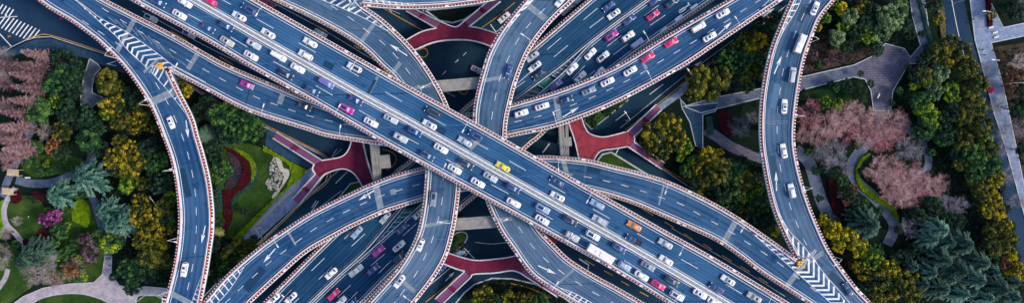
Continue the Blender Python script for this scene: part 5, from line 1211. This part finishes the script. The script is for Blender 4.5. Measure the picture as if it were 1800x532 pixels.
def cedar_mesh(name, mat, seed, tiers=8, per=17, droop=.25):
    r = random.Random(seed); V_ = []; F_ = []; T_ = []
    ka = 0
    for t in range(tiers):
        f = t/(tiers-1); z = -.55+1.35*f; R_ = (1-f)**.75*.98+.10
        for k in range(max(5, int(per*(1-.45*f)))):
            ka += 2.399+r.uniform(-.25, .25); a = ka; ln = R_*r.uniform(.86, 1.04); d = Vector((math.cos(a), math.sin(a), 0)); side = Vector((-d.y, d.x, 0)); ti = r.uniform(.1, .9)
            n = max(5, int(ln*17)); prev = Vector((0, 0, z))
            for i in range(1, n+1):
                s = i/n; p = Vector((0, 0, z+.16*s-droop*s*s*1.4))+d*ln*s+side*ln*.10*math.sin(s*3+a*5)
                if s > .15:
                    for sg in (-1, 1):
                        bl = (.05+.10*math.sin(min(1, (1.08-s)*1.5)*1.57))*r.uniform(.7, 1.2)*(.6+.4*R_)
                        dd = (d*.9+side*sg*.7).normalized(); e = p+dd*bl+Vector((0, 0, -bl*.25+r.uniform(-.02, .02)))
                        for j in range(3):
                            o = Vector((r.uniform(-.02, .02), r.uniform(-.02, .02), r.uniform(-.01, .03)))
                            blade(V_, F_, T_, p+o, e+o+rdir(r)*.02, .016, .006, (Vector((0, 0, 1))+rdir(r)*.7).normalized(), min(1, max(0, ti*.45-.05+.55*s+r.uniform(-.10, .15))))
                blade(V_, F_, T_, prev, p, .012, .010, Vector((0, 0, 1)), .3); prev = p
    me = bpy.data.meshes.new(name); me.from_pydata(V_, [], F_); me.materials.append(mat); add_tint(me, T_); return me
def bare_mesh(name, mat, seed, n1=9, fuzz=1.0, conic=False):
    """leafless crown of fine twigs, radius 1 around z=0 (trunk top at z=-.5)"""
    r = random.Random(seed); V_ = []; F_ = []; T_ = []; Z = Vector((0, 0, 1))
    def grow(p, d, ln, w_, lev, t):
        seg = 3; q = p
        for i in range(seg):
            d = (d+rdir(r)*.22).normalized(); e = q+d*ln/seg
            blade(V_, F_, T_, q, e, w_*(1-i/seg*.35), w_*(1-(i+1)/seg*.35), Z, t if lev > 1 else .15); 
            if lev < 4:
                for k in range(2 if lev < 3 else int(3*fuzz)+1):
                    nd = (d*.75+rdir(r)*.75); nd.z = abs(nd.z)*.5+nd.z*.3; grow(e, nd.normalized(), ln*r.uniform(.42, .62), w_*.50, lev+1, min(1, max(0, t+r.uniform(-.15, .25))))
            q = e
    if not conic:
        for k in range(n1):
            a = k*6.283/n1+r.uniform(-.3, .3); el = r.uniform(.1, 1.0)
            grow(Vector((0, 0, -.45)), Vector((math.cos(a)*math.cos(el), math.sin(a)*math.cos(el), math.sin(el)*.8)), r.uniform(.62, .8), .012, 1, r.uniform(.2, .8))
    else:       # tall narrow cone: z from -1 (base of crown) to 1.6 (tip), radius .55
        for t in range(150):
            f = t/149; z = -1+2.6*f; a = t*2.4+r.uniform(-.4, .4); ln = (.62*(1-f)**.8+.05)*r.uniform(.75, 1.1); ti = r.uniform(.1, .9)
            d = Vector((math.cos(a), math.sin(a), .35)).normalized(); p = Vector((0, 0, z)); side = Vector((-math.sin(a), math.cos(a), 0)); prev = p
            n = max(3, int(ln*16))
            for i in range(1, n+1):
                s = i/n; c = p+d*ln*s; blade(V_, F_, T_, prev, c, .008, .006, Z, .35); prev = c
                for sg in (-1, 1):
                    for j in range(int(2*fuzz)):
                        bl = .13*(1.1-s*.6)*r.uniform(.6, 1.2); e = c+(d*.8+side*sg*r.uniform(.4, 1.0)+rdir(r)*.3).normalized()*bl
                        blade(V_, F_, T_, c, e, .0065, .003, (Z+rdir(r)*.6).normalized(), min(1, max(0, ti+r.uniform(-.25, .25))))
        blade(V_, F_, T_, Vector((0, 0, -1)), Vector((0, 0, 1.6)), .03, .006, Vector((0, 1, 0)), .2); blade(V_, F_, T_, Vector((0, 0, -1)), Vector((0, 0, 1.6)), .03, .006, Vector((1, 0, 0)), .2)
    me = bpy.data.meshes.new(name); me.from_pydata(V_, [], F_); me.materials.append(mat); add_tint(me, T_); return me
def palm_mesh(mat, seed):
    r = random.Random(seed); V_ = []; F_ = []; T_ = []
    for k in range(30):
        a = k*2.4; ln = r.uniform(.8, 1.05); el = r.uniform(.0, .9); d = Vector((math.cos(a), math.sin(a), 0)); side = Vector((-d.y, d.x, 0)); prev = Vector((0, 0, 0)); n = 14; ti = r.uniform(.2, .9)
        for i in range(1, n+1):
            s = i/n; p = d*ln*s*math.cos(el*.5)+Vector((0, 0, math.sin(el)*s*.7-s*s*.55)); blade(V_, F_, T_, prev, p, .014, .01, Vector((0, 0, 1)), .5)
            for sg in (-1, 1):
                e = p+(side*sg+d*.7).normalized()*.24*math.sin(.35+s*2.4)+Vector((0, 0, -.05)); blade(V_, F_, T_, p, e, .018, .004, (Vector((0, 0, 1))+side*sg*.4).normalized(), ti+r.uniform(-.15, .15))
            prev = p
    me = bpy.data.meshes.new('fronds'); me.from_pydata(V_, [], F_); me.materials.append(mat); add_tint(me, [min(1, max(0, t)) for t in T_]); return me

LM = dict(
 dark=leafmat('leaf_dark', [(.001,.010,.007), (.006,.034,.018), (.025,.080,.030)]),
 green=leafmat('leaf_green', [(.003,.024,.010), (.015,.075,.024), (.09,.20,.04)]),
 fresh=leafmat('leaf_fresh', [(.010,.05,.006), (.08,.19,.010), (.36,.46,.015)]),
 olive=leafmat('leaf_olive', [(.008,.022,.005), (.050,.070,.008), (.20,.185,.018)]),
 gold=leafmat('leaf_gold', [(.010,.024,.004), (.085,.095,.006), (.52,.38,.008)]),
 yellow=leafmat('leaf_yellow', [(.05,.07,.003), (.36,.31,.003), (.80,.64,.01)]),
 rust=leafmat('leaf_rust', [(.03,.014,.008), (.13,.055,.025), (.32,.16,.07)]),
 pale=leafmat('leaf_pale', [(.03,.08,.03), (.12,.22,.08), (.28,.38,.17)]),
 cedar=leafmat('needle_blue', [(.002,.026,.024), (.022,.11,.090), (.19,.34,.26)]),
 pine=leafmat('needle_dark', [(.002,.018,.016), (.014,.064,.050), (.11,.20,.14)]),
 redwood=leafmat('twig_redwood', [(.08,.045,.06), (.27,.15,.18), (.60,.38,.36)]),
 pink=leafmat('twig_pink', [(.07,.03,.04), (.23,.11,.13), (.56,.36,.36)]),
 blush=leafmat('twig_blush', [(.08,.012,.03), (.24,.055,.085), (.48,.22,.25)]),
 magenta=leafmat('leaf_magenta', [(.05,.008,.05), (.18,.03,.15), (.40,.13,.34)]),
 paleb=leafmat('twig_pale', [(.10,.08,.08), (.28,.23,.22), (.52,.45,.42)]),
 palebl=leafmat('twig_cool', [(.03,.035,.05), (.10,.10,.14), (.28,.26,.33)]),
 plum=leafmat('leaf_plum', [(.02,.014,.02), (.08,.045,.07), (.24,.15,.19)]),
 crimson=leafmat('leaf_crimson', [(.16,.004,.04), (.40,.01,.10), (.6,.05,.18)]),
 palm=leafmat('frond_green', [(.01,.05,.04), (.05,.14,.09), (.16,.27,.17)]),
 palmy=leafmat('frond_yellow', [(.06,.10,.02), (.24,.30,.06), (.5,.52,.18)]),
)
BASE = LM['green']
CR = [crown_mesh('crown', BASE, 11+i, (75, 100, 60, 130, 90, 70, 115, 85)[i], (44, 42, 55, 34, 44, 50, 38, 44)[i], (.060, .055, .07, .05, .06, .065, .05, .06)[i], (.72, .8, .66, .75, .7, .85, .7, .75)[i], ((.12, .23), (.09, .19), (.16, .28), (.08, .16), (.12, .23), (.13, .26), (.09, .2), (.1, .24))[i], (1, 1.1, .9, 1.05, .85, 1.0, .92, 1.15)[i]) for i in range(8)]
CEDM = [cedar_mesh('crown', BASE, 31+i) for i in range(5)]
BARE = [bare_mesh('crown', BASE, 51+i, 13, 1.0) for i in range(3)]
CONE = [bare_mesh('crown', BASE, 71+i, 9, 1.0, True) for i in range(3)]
PALM = palm_mesh(BASE, 5)
BALL = crown_mesh('crown', BASE, 99, 130, 40, .05, .95, (.10, .14))
TRK = [trunk_mesh(1.35, .07, BARK, 3+i) for i in range(2)]
TRKB = trunk_mesh(1.2, .05, BARKP, 9, 7, .5)
def tree(x, y, rpx, kind, reg_):
    """kind: mesh family + colour; x,y = crown centre in image pixels, rpx = crown radius"""
    fam, colr, desc, cat, name = TK[kind]
    r_ = rpx*.195
    if fam == 'leaf':
        zc = min(9.5, 2.2+r_*.85); c = P(x, y, zc); e = empty(name, (c.x, c.y, .15)); sc_ = (r_, r_*rng.uniform(.9, 1.1), r_)
        cm = rng.choice(CR); tm = rng.choice(TRK); rel = zc-.15; e.rotation_euler = (0, 0, rng.uniform(0, 6.28))
        cr_o = mesh_obj('crown', cm, e, (0, 0, rel)); cr_o.scale = sc_; t_o = mesh_obj('trunk', tm, e, (0, 0, rel)); t_o.scale = (r_, r_, rel/1.35)
    elif fam == 'ball':
        c = P(x, y, 1); e = empty(name, (c.x, c.y, .15)); cr_o = mesh_obj('crown', BALL, e, (0, 0, r_*.8)); cr_o.scale = (r_, r_, r_)
        t_o = mesh_obj('trunk', TRK[0], e, (0, 0, r_*.8)); t_o.scale = (r_, r_, r_*.6)
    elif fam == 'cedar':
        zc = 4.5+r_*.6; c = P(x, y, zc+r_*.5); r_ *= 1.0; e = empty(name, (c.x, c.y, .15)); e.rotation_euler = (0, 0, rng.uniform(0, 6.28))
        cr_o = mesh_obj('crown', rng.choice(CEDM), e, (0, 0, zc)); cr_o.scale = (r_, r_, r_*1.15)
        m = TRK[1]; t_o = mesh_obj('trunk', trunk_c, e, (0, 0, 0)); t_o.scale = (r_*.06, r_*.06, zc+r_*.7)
    elif fam == 'bare':
        zc = 2.0+r_*.8; c = P(x, y, zc); e = empty(name, (c.x, c.y, .15)); e.rotation_euler = (0, 0, rng.uniform(0, 6.28))
        cr_o = mesh_obj('crown', rng.choice(BARE), e, (0, 0, zc)); cr_o.scale = (r_*1.02, r_*1.02, r_*.85); t_o = mesh_obj('trunk', trunk_c, e, (0, 0, 0)); t_o.scale = (r_*.05, r_*.05, zc-.42*r_)
    elif fam == 'cone':
        H_ = 20.0; c = P(x, y, H_); e = empty(name, (c.x, c.y, .15)); e.rotation_euler = (0, 0, rng.uniform(0, 6.28))
        cr_o = mesh_obj('crown', rng.choice(CONE), e, (0, 0, 3.2+6.2)); cr_o.scale = (4.9, 4.9, 6.4); t_o = mesh_obj('trunk', trunk_c, e, (0, 0, 0)); t_o.scale = (.28, .28, 6)
    elif fam == 'palm':
        zc = 2.2+r_*.5; c = P(x, y, zc); e = empty(name, (c.x, c.y, .15)); cr_o = mesh_obj('crown', PALM, e, (0, 0, zc)); cr_o.scale = (r_, r_, r_); t_o = mesh_obj('trunk', trunk_c, e, (0, 0, 0)); t_o.scale = (.22, .22, zc)
    cr_o.material_slots[0].link = 'OBJECT'; cr_o.material_slots[0].material = LM[colr]
    e['category'] = cat
    size = ''
    if fam in ('leaf', 'bare', 'cedar'): size = 'large ' if rpx >= 28 else ('small ' if rpx < 17 else '')
    GP = {'L': ('left of the curved left ramp', 'trees of the left park'), 'W': ('between the left ramp and wedge garden', 'trees of the wedge garden'), 'H': ('below the upper right ramp', 'trees below the upper right ramp'),
      'R': ('right of the curved right ramp', 'trees of the right park'), 'S': ('in the belt along the right street', 'trees along the right street'), 'F': ('near the right footbridge', 'trees by the right footbridge'),
      'C': ('at the bottom centre by the footbridge', 'trees at the bottom centre'), 'E': ('beyond the right street pavement', 'trees beyond the right pavement'), 'M': ('between the right footbridge and upper right ramp', 'shrubs beside the right footbridge')}
    e['group'] = GP[reg_][1]
    pl_ = GP[reg_][0]
    if reg_ == 'L':
        if x >= 186: pl_ = 'in the wood hugging the left ramp, '+('upper half' if y < 300 else 'lower half')
        else: pl_ = 'in the upper left park' if y < 200 else ('in the middle of the left park' if y < 350 else 'in the lower left garden')
    if reg_ == 'R': pl_ = 'around the upper right plaza' if y < 165 else ('by the curving paths on the right' if y < 383 else ('beside the lower part of the right ramp' if x < 1605 else 'in the lower right park corner'))
    if reg_ == 'S': pl_ = 'in the upper belt along the right street' if y < 210 else ('in the middle belt along the right street' if y < 330 else 'in the lower belt along the right street')
    reg(e, size+desc, pl_, x, y, 'y' if reg_ in 'LWSRE' else 'x')
    return e
m = MB(); m.tube((0, 0, 0), (0, 0, 1), 1.0, .6, 8); trunk_c = m.mesh('trunk', [BARK])
TK = dict(
 d=('leaf','dark','dark green broadleaf tree','tree','broadleaf_tree'), g=('leaf','green','green broadleaf tree','tree','broadleaf_tree'), f=('leaf','fresh','bright yellow-green tree','tree','broadleaf_tree'),
 o=('leaf','olive','olive green tree','tree','broadleaf_tree'), y=('leaf','gold','golden-leaved tree','tree','broadleaf_tree'), Y=('leaf','yellow','bright yellow tree','tree','broadleaf_tree'), r=('leaf','rust','rust brown tree','tree','broadleaf_tree'),
 p=('leaf','pale','pale green tree','tree','broadleaf_tree'), c=('cedar','cedar','blue-green cedar','tree','cedar_tree'), n=('cedar','pine','dark green cedar','tree','cedar_tree'), w=('cone','redwood','bare pinkish redwood','tree','redwood_tree'),
 k=('bare','pink','bare pink-twigged tree','tree','bare_tree'), K=('bare','blush','rose-red bare tree','tree','bare_tree'), m=('leaf','magenta','magenta blossom tree','tree','blossom_tree'), a=('bare','paleb','pale bare tree','tree','bare_tree'), A=('bare','palebl','cool grey bare tree','tree','bare_tree'),
 u=('leaf','plum','plum-leaved shrub','shrub','shrub'), C=('leaf','crimson','crimson round tree','tree','round_tree'), P=('palm','palm','green palm','palm','palm_tree'), Q=('palm','palmy','yellow-green palm','palm','palm_tree'), b=('ball','green','round clipped bush','bush','clipped_bush'), B=('ball','fresh','yellow-green clipped ball bush','bush','clipped_bush'))
T_ = '''L
w 37 90;w 27 112;w 17 129;w 20 152;w 16 175;w 0 197;w -6 222;w -10 247;w -14 275;w -30 110;w -42 140;w -44 180;w -50 230;w 4 262
a 0 100 26;a -5 135 22;a 78 232 15;K 25 262 18;k 15 285 16;K 30 232 14
d 112 108 24;d 134 124 22;d 122 132 20;g 100 146 26;d 128 158 22;f 99 178 17;g 70 195 26;d 118 192 22;o 112 230 20;g 160 245 25;d 150 206 24;o 190 143 25;o 204 158 20;y 198 184 24;f 192 200 18;o 216 212 22;y 248 205 20;o 254 192 20;y 236 226 16;y 262 222 14;d 228 180 22;d 240 165 20;d 172 222 18;d 132 212 20
g 66 256 15;r 96 256 18;d 108 268 16;o 216 250 18;d 180 262 16
y 208 276 24;y 228 268 24;y 236 290 24;o 214 300 20;f 226 326 17;o 250 322 16;g 278 285 22;d 287 322 24;d 270 300 18;f 300 347 14;o 290 364 20;d 262 262 20
y 248 358 20;y 262 378 24;y 244 384 22;y 272 402 24;o 256 420 22;y 280 430 22;o 268 450 24;o 288 458 20;y 296 400 14;g 292 384 18;g 232 470 25;d 232 502 18;d 262 478 20;d 210 420 16
c 142 313 35;c 92 343 27;c 178 372 24;c 190 396 22;c 216 388 25;c 205 402 20;m 90 384 19;m 100 378 14;g 107 404 20;f 116 396 10;g 176 414 14;f 197 430 23;u 154 420 15;u 158 446 18;k 127 473 20;r 127 476 17;k 98 493 15;a 66 480 26;a 84 462 22;n 46 448 28;n 34 462 20;n 70 440 20;n 60 455 22;g 118 440 10;g 130 430 11;g 132 448 9;f 140 452 9;g 122 456 10;f 148 484 10;g 138 488 9;g 96 428 10;f 90 436 7;g 78 430 9;d 64 424 8;g 148 340 9;g 134 343 7;d 60 352 8;g 112 448 12;f 104 452 7;g 50 286 9;g 72 304 8;d 100 292 8;g 134 296 9;g 30 430 9;a 30 388 9;d 200 486 9;g 214 478 10;f 84 368 6;g 140 470 12;a 2 450 20;a 10 408 12
b 65 288 8;B 85 288 8;b 91 301 9;b 116 283 6;b 77 297 5;B 126 368 6;b 118 370 7
W
Y 330 160 13;o 318 152 14;d 345 200 20;d 372 196 22;d 362 180 18;g 384 204 24;g 405 192 22;f 380 212 12;g 430 214 28;g 412 232 24;f 418 240 12;g 450 228 22;d 396 236 22;P 364 238 20;P 345 262 16;d 376 262 18
g 390 292 20;g 378 308 18;g 398 302 16;d 376 284 18;Q 383 408 11;d 430 371 10;o 424 432 20;o 408 446 24;g 396 460 22;o 436 444 20;g 410 474 20;g 388 480 18;d 380 430 18;d 384 390 12;o 444 426 14;d 376 350 12
H
o 1226 140 28;o 1248 158 24;o 1268 138 24;o 1220 164 20;g 1290 120 22;g 1305 100 22;g 1280 100 18;o 1306 132 20;f 1296 84 14;o 1284 96 16;f 1316 116 14;o 1240 132 18;y 1338 64 14;o 1352 66 16;f 1252 172 10;o 1334 122 14;y 1326 74 22;y 1344 82 18;Y 1322 88 10;o 1308 70 18;g 1332 108 18;d 1340 44 18;d 1362 34 16;d 1325 56 14;d 1262 108 16;g 1314 154 14;d 1286 148 18;d 1355 60 14
M
d 1036 208 11;g 1050 200 12;d 1066 196 12;d 1080 186 11;g 1094 178 9;d 1044 218 9
F
y 1150 235 28;y 1174 220 24;o 1160 262 26;y 1186 244 26;f 1202 258 18;f 1196 274 12;o 1140 252 20
y 1242 276 22;y 1230 292 20;f 1256 286 16;o 1264 302 28;g 1290 300 26;o 1300 318 26;f 1318 344 18;f 1310 330 12;g 1286 332 26;g 1328 360 22;d 1262 334 24;d 1340 384 20;d 1316 384 20;o 1244 312 22;d 1284 360 18;Y 1362 404 10;g 1352 398 12;d 1222 318 16;d 1300 286 16;f 1218 284 14;o 1226 306 18;y 1256 318 16;o 1278 318 18;f 1304 344 16;g 1268 350 18;o 1322 372 16;g 1346 370 14;f 1286 312 14;g 1206 300 16;o 1238 328 16;y 1262 268 12;d 1246 344 16;o 1306 374 14;f 1332 330 12
R
Y 1478 16 14;f 1466 8 12;p 1494 32 18;f 1484 46 14;p 1470 66 17;p 1472 74 12;y 1514 14 16;d 1500 60 18;d 1520 40 18;f 1528 66 16;f 1516 58 12;p 1560 36 26;p 1576 20 20;p 1550 58 18;f 1584 8 12;d 1536 20 20;d 1590 44 16;d 1540 88 14;d 1600 60 12;u 1430 96 10;u 1450 110 9;u 1476 100 10;d 1488 82 14;Y 1436 48 9;f 1450 30 12
f 1450 180 13;f 1472 184 13;d 1488 150 14;d 1500 154 12;g 1470 152 10;K 1418 196 16;K 1432 186 14;k 1470 222 18;k 1496 214 18;K 1530 226 18;k 1556 228 18;k 1464 240 14;K 1538 254 14;k 1514 214 14;d 1530 148 8;d 1566 180 7;g 1580 160 8;d 1512 130 7;g 1596 120 8;d 1460 148 8;d 1300 190 8;d 1328 184 9;d 1620 60 8;g 1508 256 9;d 1512 300 8;g 1546 370 9;d 1580 402 10;d 1432 300 9;g 1420 268 8;d 1440 348 8;g 1470 388 8;d 1614 236 9;g 1636 268 8;K 1424 214 18;d 1510 172 12
k 1456 218 22;k 1480 208 24;k 1504 196 20;K 1490 234 18;k 1522 238 22;k 1541 212 24;K 1552 244 22;k 1568 216 26;K 1576 236 16;k 1586 212 14;k 1436 236 18;K 1508 218 16;k 1412 236 14
A 1468 268 22;A 1484 296 14;A 1450 260 12;A 1592 262 20;a 1604 250 12
k 1544 298 22;k 1568 294 22;k 1556 312 18;k 1580 330 18;k 1606 334 18;k 1628 320 16;K 1560 340 14;k 1600 316 18;K 1584 312 20;k 1566 324 22;k 1592 330 22;k 1614 312 18;k 1640 326 20;k 1654 322 16;K 1620 332 16;k 1600 350 18;k 1578 348 18;k 1632 344 14
n 1532 396 33;d 1414 162 8;g 1440 112 8;u 1462 98 8;u 1420 120 8;d 1500 164 9;d 1518 160 8;u 1424 196 12;A 1440 268 14;A 1458 286 14;d 1470 300 12;g 1480 318 12;d 1490 338 12;r 1500 332 10;r 1488 352 10;u 1476 340 9;d 1500 352 12;d 1506 366 12;g 1520 356 8;d 1444 296 9;g 1450 380 9;d 1496 380 12;A 1610 268 14;K 1612 290 8;d 1606 250 10;a 1552 308 14;d 1638 360 18;A 1640 350 16;d 1612 376 18;d 1650 372 16;A 1668 356 16;d 1668 384 14;d 1686 390 14;A 1600 396 18;A 1690 360 14;A 1302 222 18;A 1322 206 12
Y 1446 386 12;Y 1462 402 20;Y 1482 416 24;Y 1508 436 20;r 1496 464 10;y 1472 428 16;f 1526 452 24;y 1514 474 20;Y 1564 474 20;Y 1552 464 12;o 1544 488 24;o 1582 500 26;y 1566 516 16;o 1540 520 20;y 1600 486 16;o 1600 520 22;d 1520 500 16;d 1578 450 18;d 1604 440 16;g 1540 440 14
c 1658 404 26;c 1642 420 22;c 1672 426 22;n 1700 430 30;n 1664 458 28;c 1640 478 22;n 1690 476 30;c 1722 492 30;n 1660 508 26;c 1696 516 24;n 1762 508 30;c 1740 524 22;c 1788 524 20;n 1626 500 20;n 1732 462 24;c 1610 470 14;n 1788 496 18;n 1678 446 16;c 1676 492 16;g 1650 500 14;n 1712 512 18;d 1640 452 16;c 1752 478 16;n 1770 524 18;g 1614 486 12;n 1668 472 16;c 1704 474 18
S
d 1640 4 18;y 1646 34 12;d 1610 134 18;o 1648 92 24;o 1668 80 20;o 1690 96 24;y 1664 106 18;d 1628 106 20;o 1620 130 18;f 1604 152 9;Y 1612 150 7;f 1628 142 14;p 1652 132 18;p 1640 160 20;f 1668 158 18;f 1672 172 14;g 1614 176 20;f 1626 200 22;f 1614 190 16;f 1640 214 20;g 1624 226 22;o 1700 122 24;o 1712 152 26;y 1704 168 16;o 1712 190 24;y 1696 146 14;o 1690 206 24;o 1718 222 26;y 1706 232 16;d 1668 200 22;d 1660 236 22;g 1650 244 16;o 1690 246 24;y 1674 248 8;f 1728 246 16;o 1732 268 24;g 1710 276 26;g 1740 288 24;g 1714 302 22;o 1692 286 18;Y 1752 314 16;y 1732 322 16;y 1706 314 12;o 1724 338 18;y 1746 348 18;y 1744 370 22;y 1760 388 18;o 1744 402 20;y 1756 414 14;o 1770 424 22;o 1744 432 20;Y 1778 450 12;r 1762 464 12;r 1752 458 8;y 1784 470 16;Y 1794 482 14;y 1772 484 14;d 1680 268 16;d 1668 222 16;d 1740 456 14;d 1776 400 12
E
a 1756 186 14;A 1768 234 16;A 1764 262 14;A 1776 306 16;A 1788 352 14;C 1740 158 8;r 1782 132 18;r 1776 150 14;a 1790 112 16;d 1790 190 20;A 1796 224 16;d 1800 160 16;d 1780 20 22;A 1796 14 18;d 1764 4 14;y 1744 26 9;d 1796 262 14;A 1734 120 10;C 1734 138 4
C
y 848 514 18;o 862 526 18;f 838 528 12;y 892 522 16;o 912 530 18;g 950 528 16;o 930 522 12;g 878 534 16;d 812 432 9;d 800 420 8;d 796 436 8
'''
cur = None
for ln in T_.strip().split('\n'):
    if len(ln) == 1: cur = ln; continue
    for it in ln.split(';'):
        f = it.split(); tree(float(f[1]), float(f[2]), float(f[3]) if len(f) > 3 else 25, f[0], cur)

# ------------------------------------------------------------------ undergrowth
def undergrowth(poly, n, mat, label, holes=()):
    xs0, xs1 = min(p[0] for p in poly), max(p[0] for p in poly); ys0, ys1 = min(p[1] for p in poly), max(p[1] for p in poly)
    V_ = []; F_ = []; T_ = []; r = random.Random(5)
    for i in range(n):
        x, y = r.uniform(xs0, xs1), r.uniform(ys0, ys1)
        if not inside(x, y, poly) or any(inside(x, y, h) for h in holes): continue
        c = P(x, y, .3); rad = r.uniform(.5, 1.3); ti = r.random()
        for k in range(16):
            u = rdir(r); u.z = abs(u.z); p = c+Vector((u.x*rad, u.y*rad, u.z*rad*.8)); nn = (u+rdir(r)*.6).normalized(); a = nn.orthogonal().normalized(); b = nn.cross(a); s = r.uniform(.14, .3); q = len(V_)
            V_ += [tuple(p-a*s), tuple(p-b*s), tuple(p+a*s), tuple(p+b*s)]; F_.append((q, q+1, q+2, q+3)); T_.append(min(1, max(0, ti*.6+r.uniform(0, .4))))
    me = bpy.data.meshes.new('undergrowth'); me.from_pydata(V_, [], F_); me.materials.append(mat); add_tint(me, T_)
    o = bpy.data.objects.new('undergrowth', me); COL.objects.link(o); tag(o, label, 'undergrowth', None, 'stuff')
UG = leafmat('undergrowth_leaf', [(.003,.014,.010), (.010,.032,.016), (.025,.055,.026)])
undergrowth([(55,110),(150,105),(142,190),(160,195),(178,178),(162,165),(164,130),(176,112),(215,110),(262,190),(300,300),(312,392),(300,500),(205,494),(198,450),(190,400),(160,330),(150,290),(158,255),(120,262),(60,262),(60,215)], 1500, UG, 'dark low undergrowth between the trees of the left park')
undergrowth([(310,140),(360,172),(420,204),(468,230),(466,252),(392,252),(380,300),(378,400),(440,436),(400,475),(365,490),(372,400),(350,240)], 700, UG, 'dark low undergrowth beside the wedge garden')
undergrowth([(1211,146),(1360,30),(1345,120),(1337,150),(1260,166),(1207,182)], 500, UG, 'dark low undergrowth below the upper right ramp')
undergrowth([(1130,262),(1240,260),(1335,286),(1375,410),(1290,376),(1206,320)], 700, UG, 'dark low undergrowth by the right footbridge')
undergrowth([(1405,150),(1420,80),(1470,0),(1595,0),(1616,84),(1560,72),(1500,110),(1410,130)], 500, UG, 'dark low undergrowth in the top of the right park')
undergrowth([(1600,118),(1640,80),(1690,100),(1740,240),(1790,420),(1800,532),(1540,532),(1470,460),(1590,430),(1580,340),(1640,290),(1600,215),(1572,190)], 3000, UG, 'dark low undergrowth between the trees of the right park')
undergrowth([(1748,86),(1800,80),(1800,300),(1790,262),(1768,150)], 250, UG, 'dark low undergrowth beyond the right pavement')
undergrowth([(835,500),(865,490),(900,492),(940,500),(985,522),(1010,545),(800,545)], 200, UG, 'dark low undergrowth at the bottom centre')
write_labels()
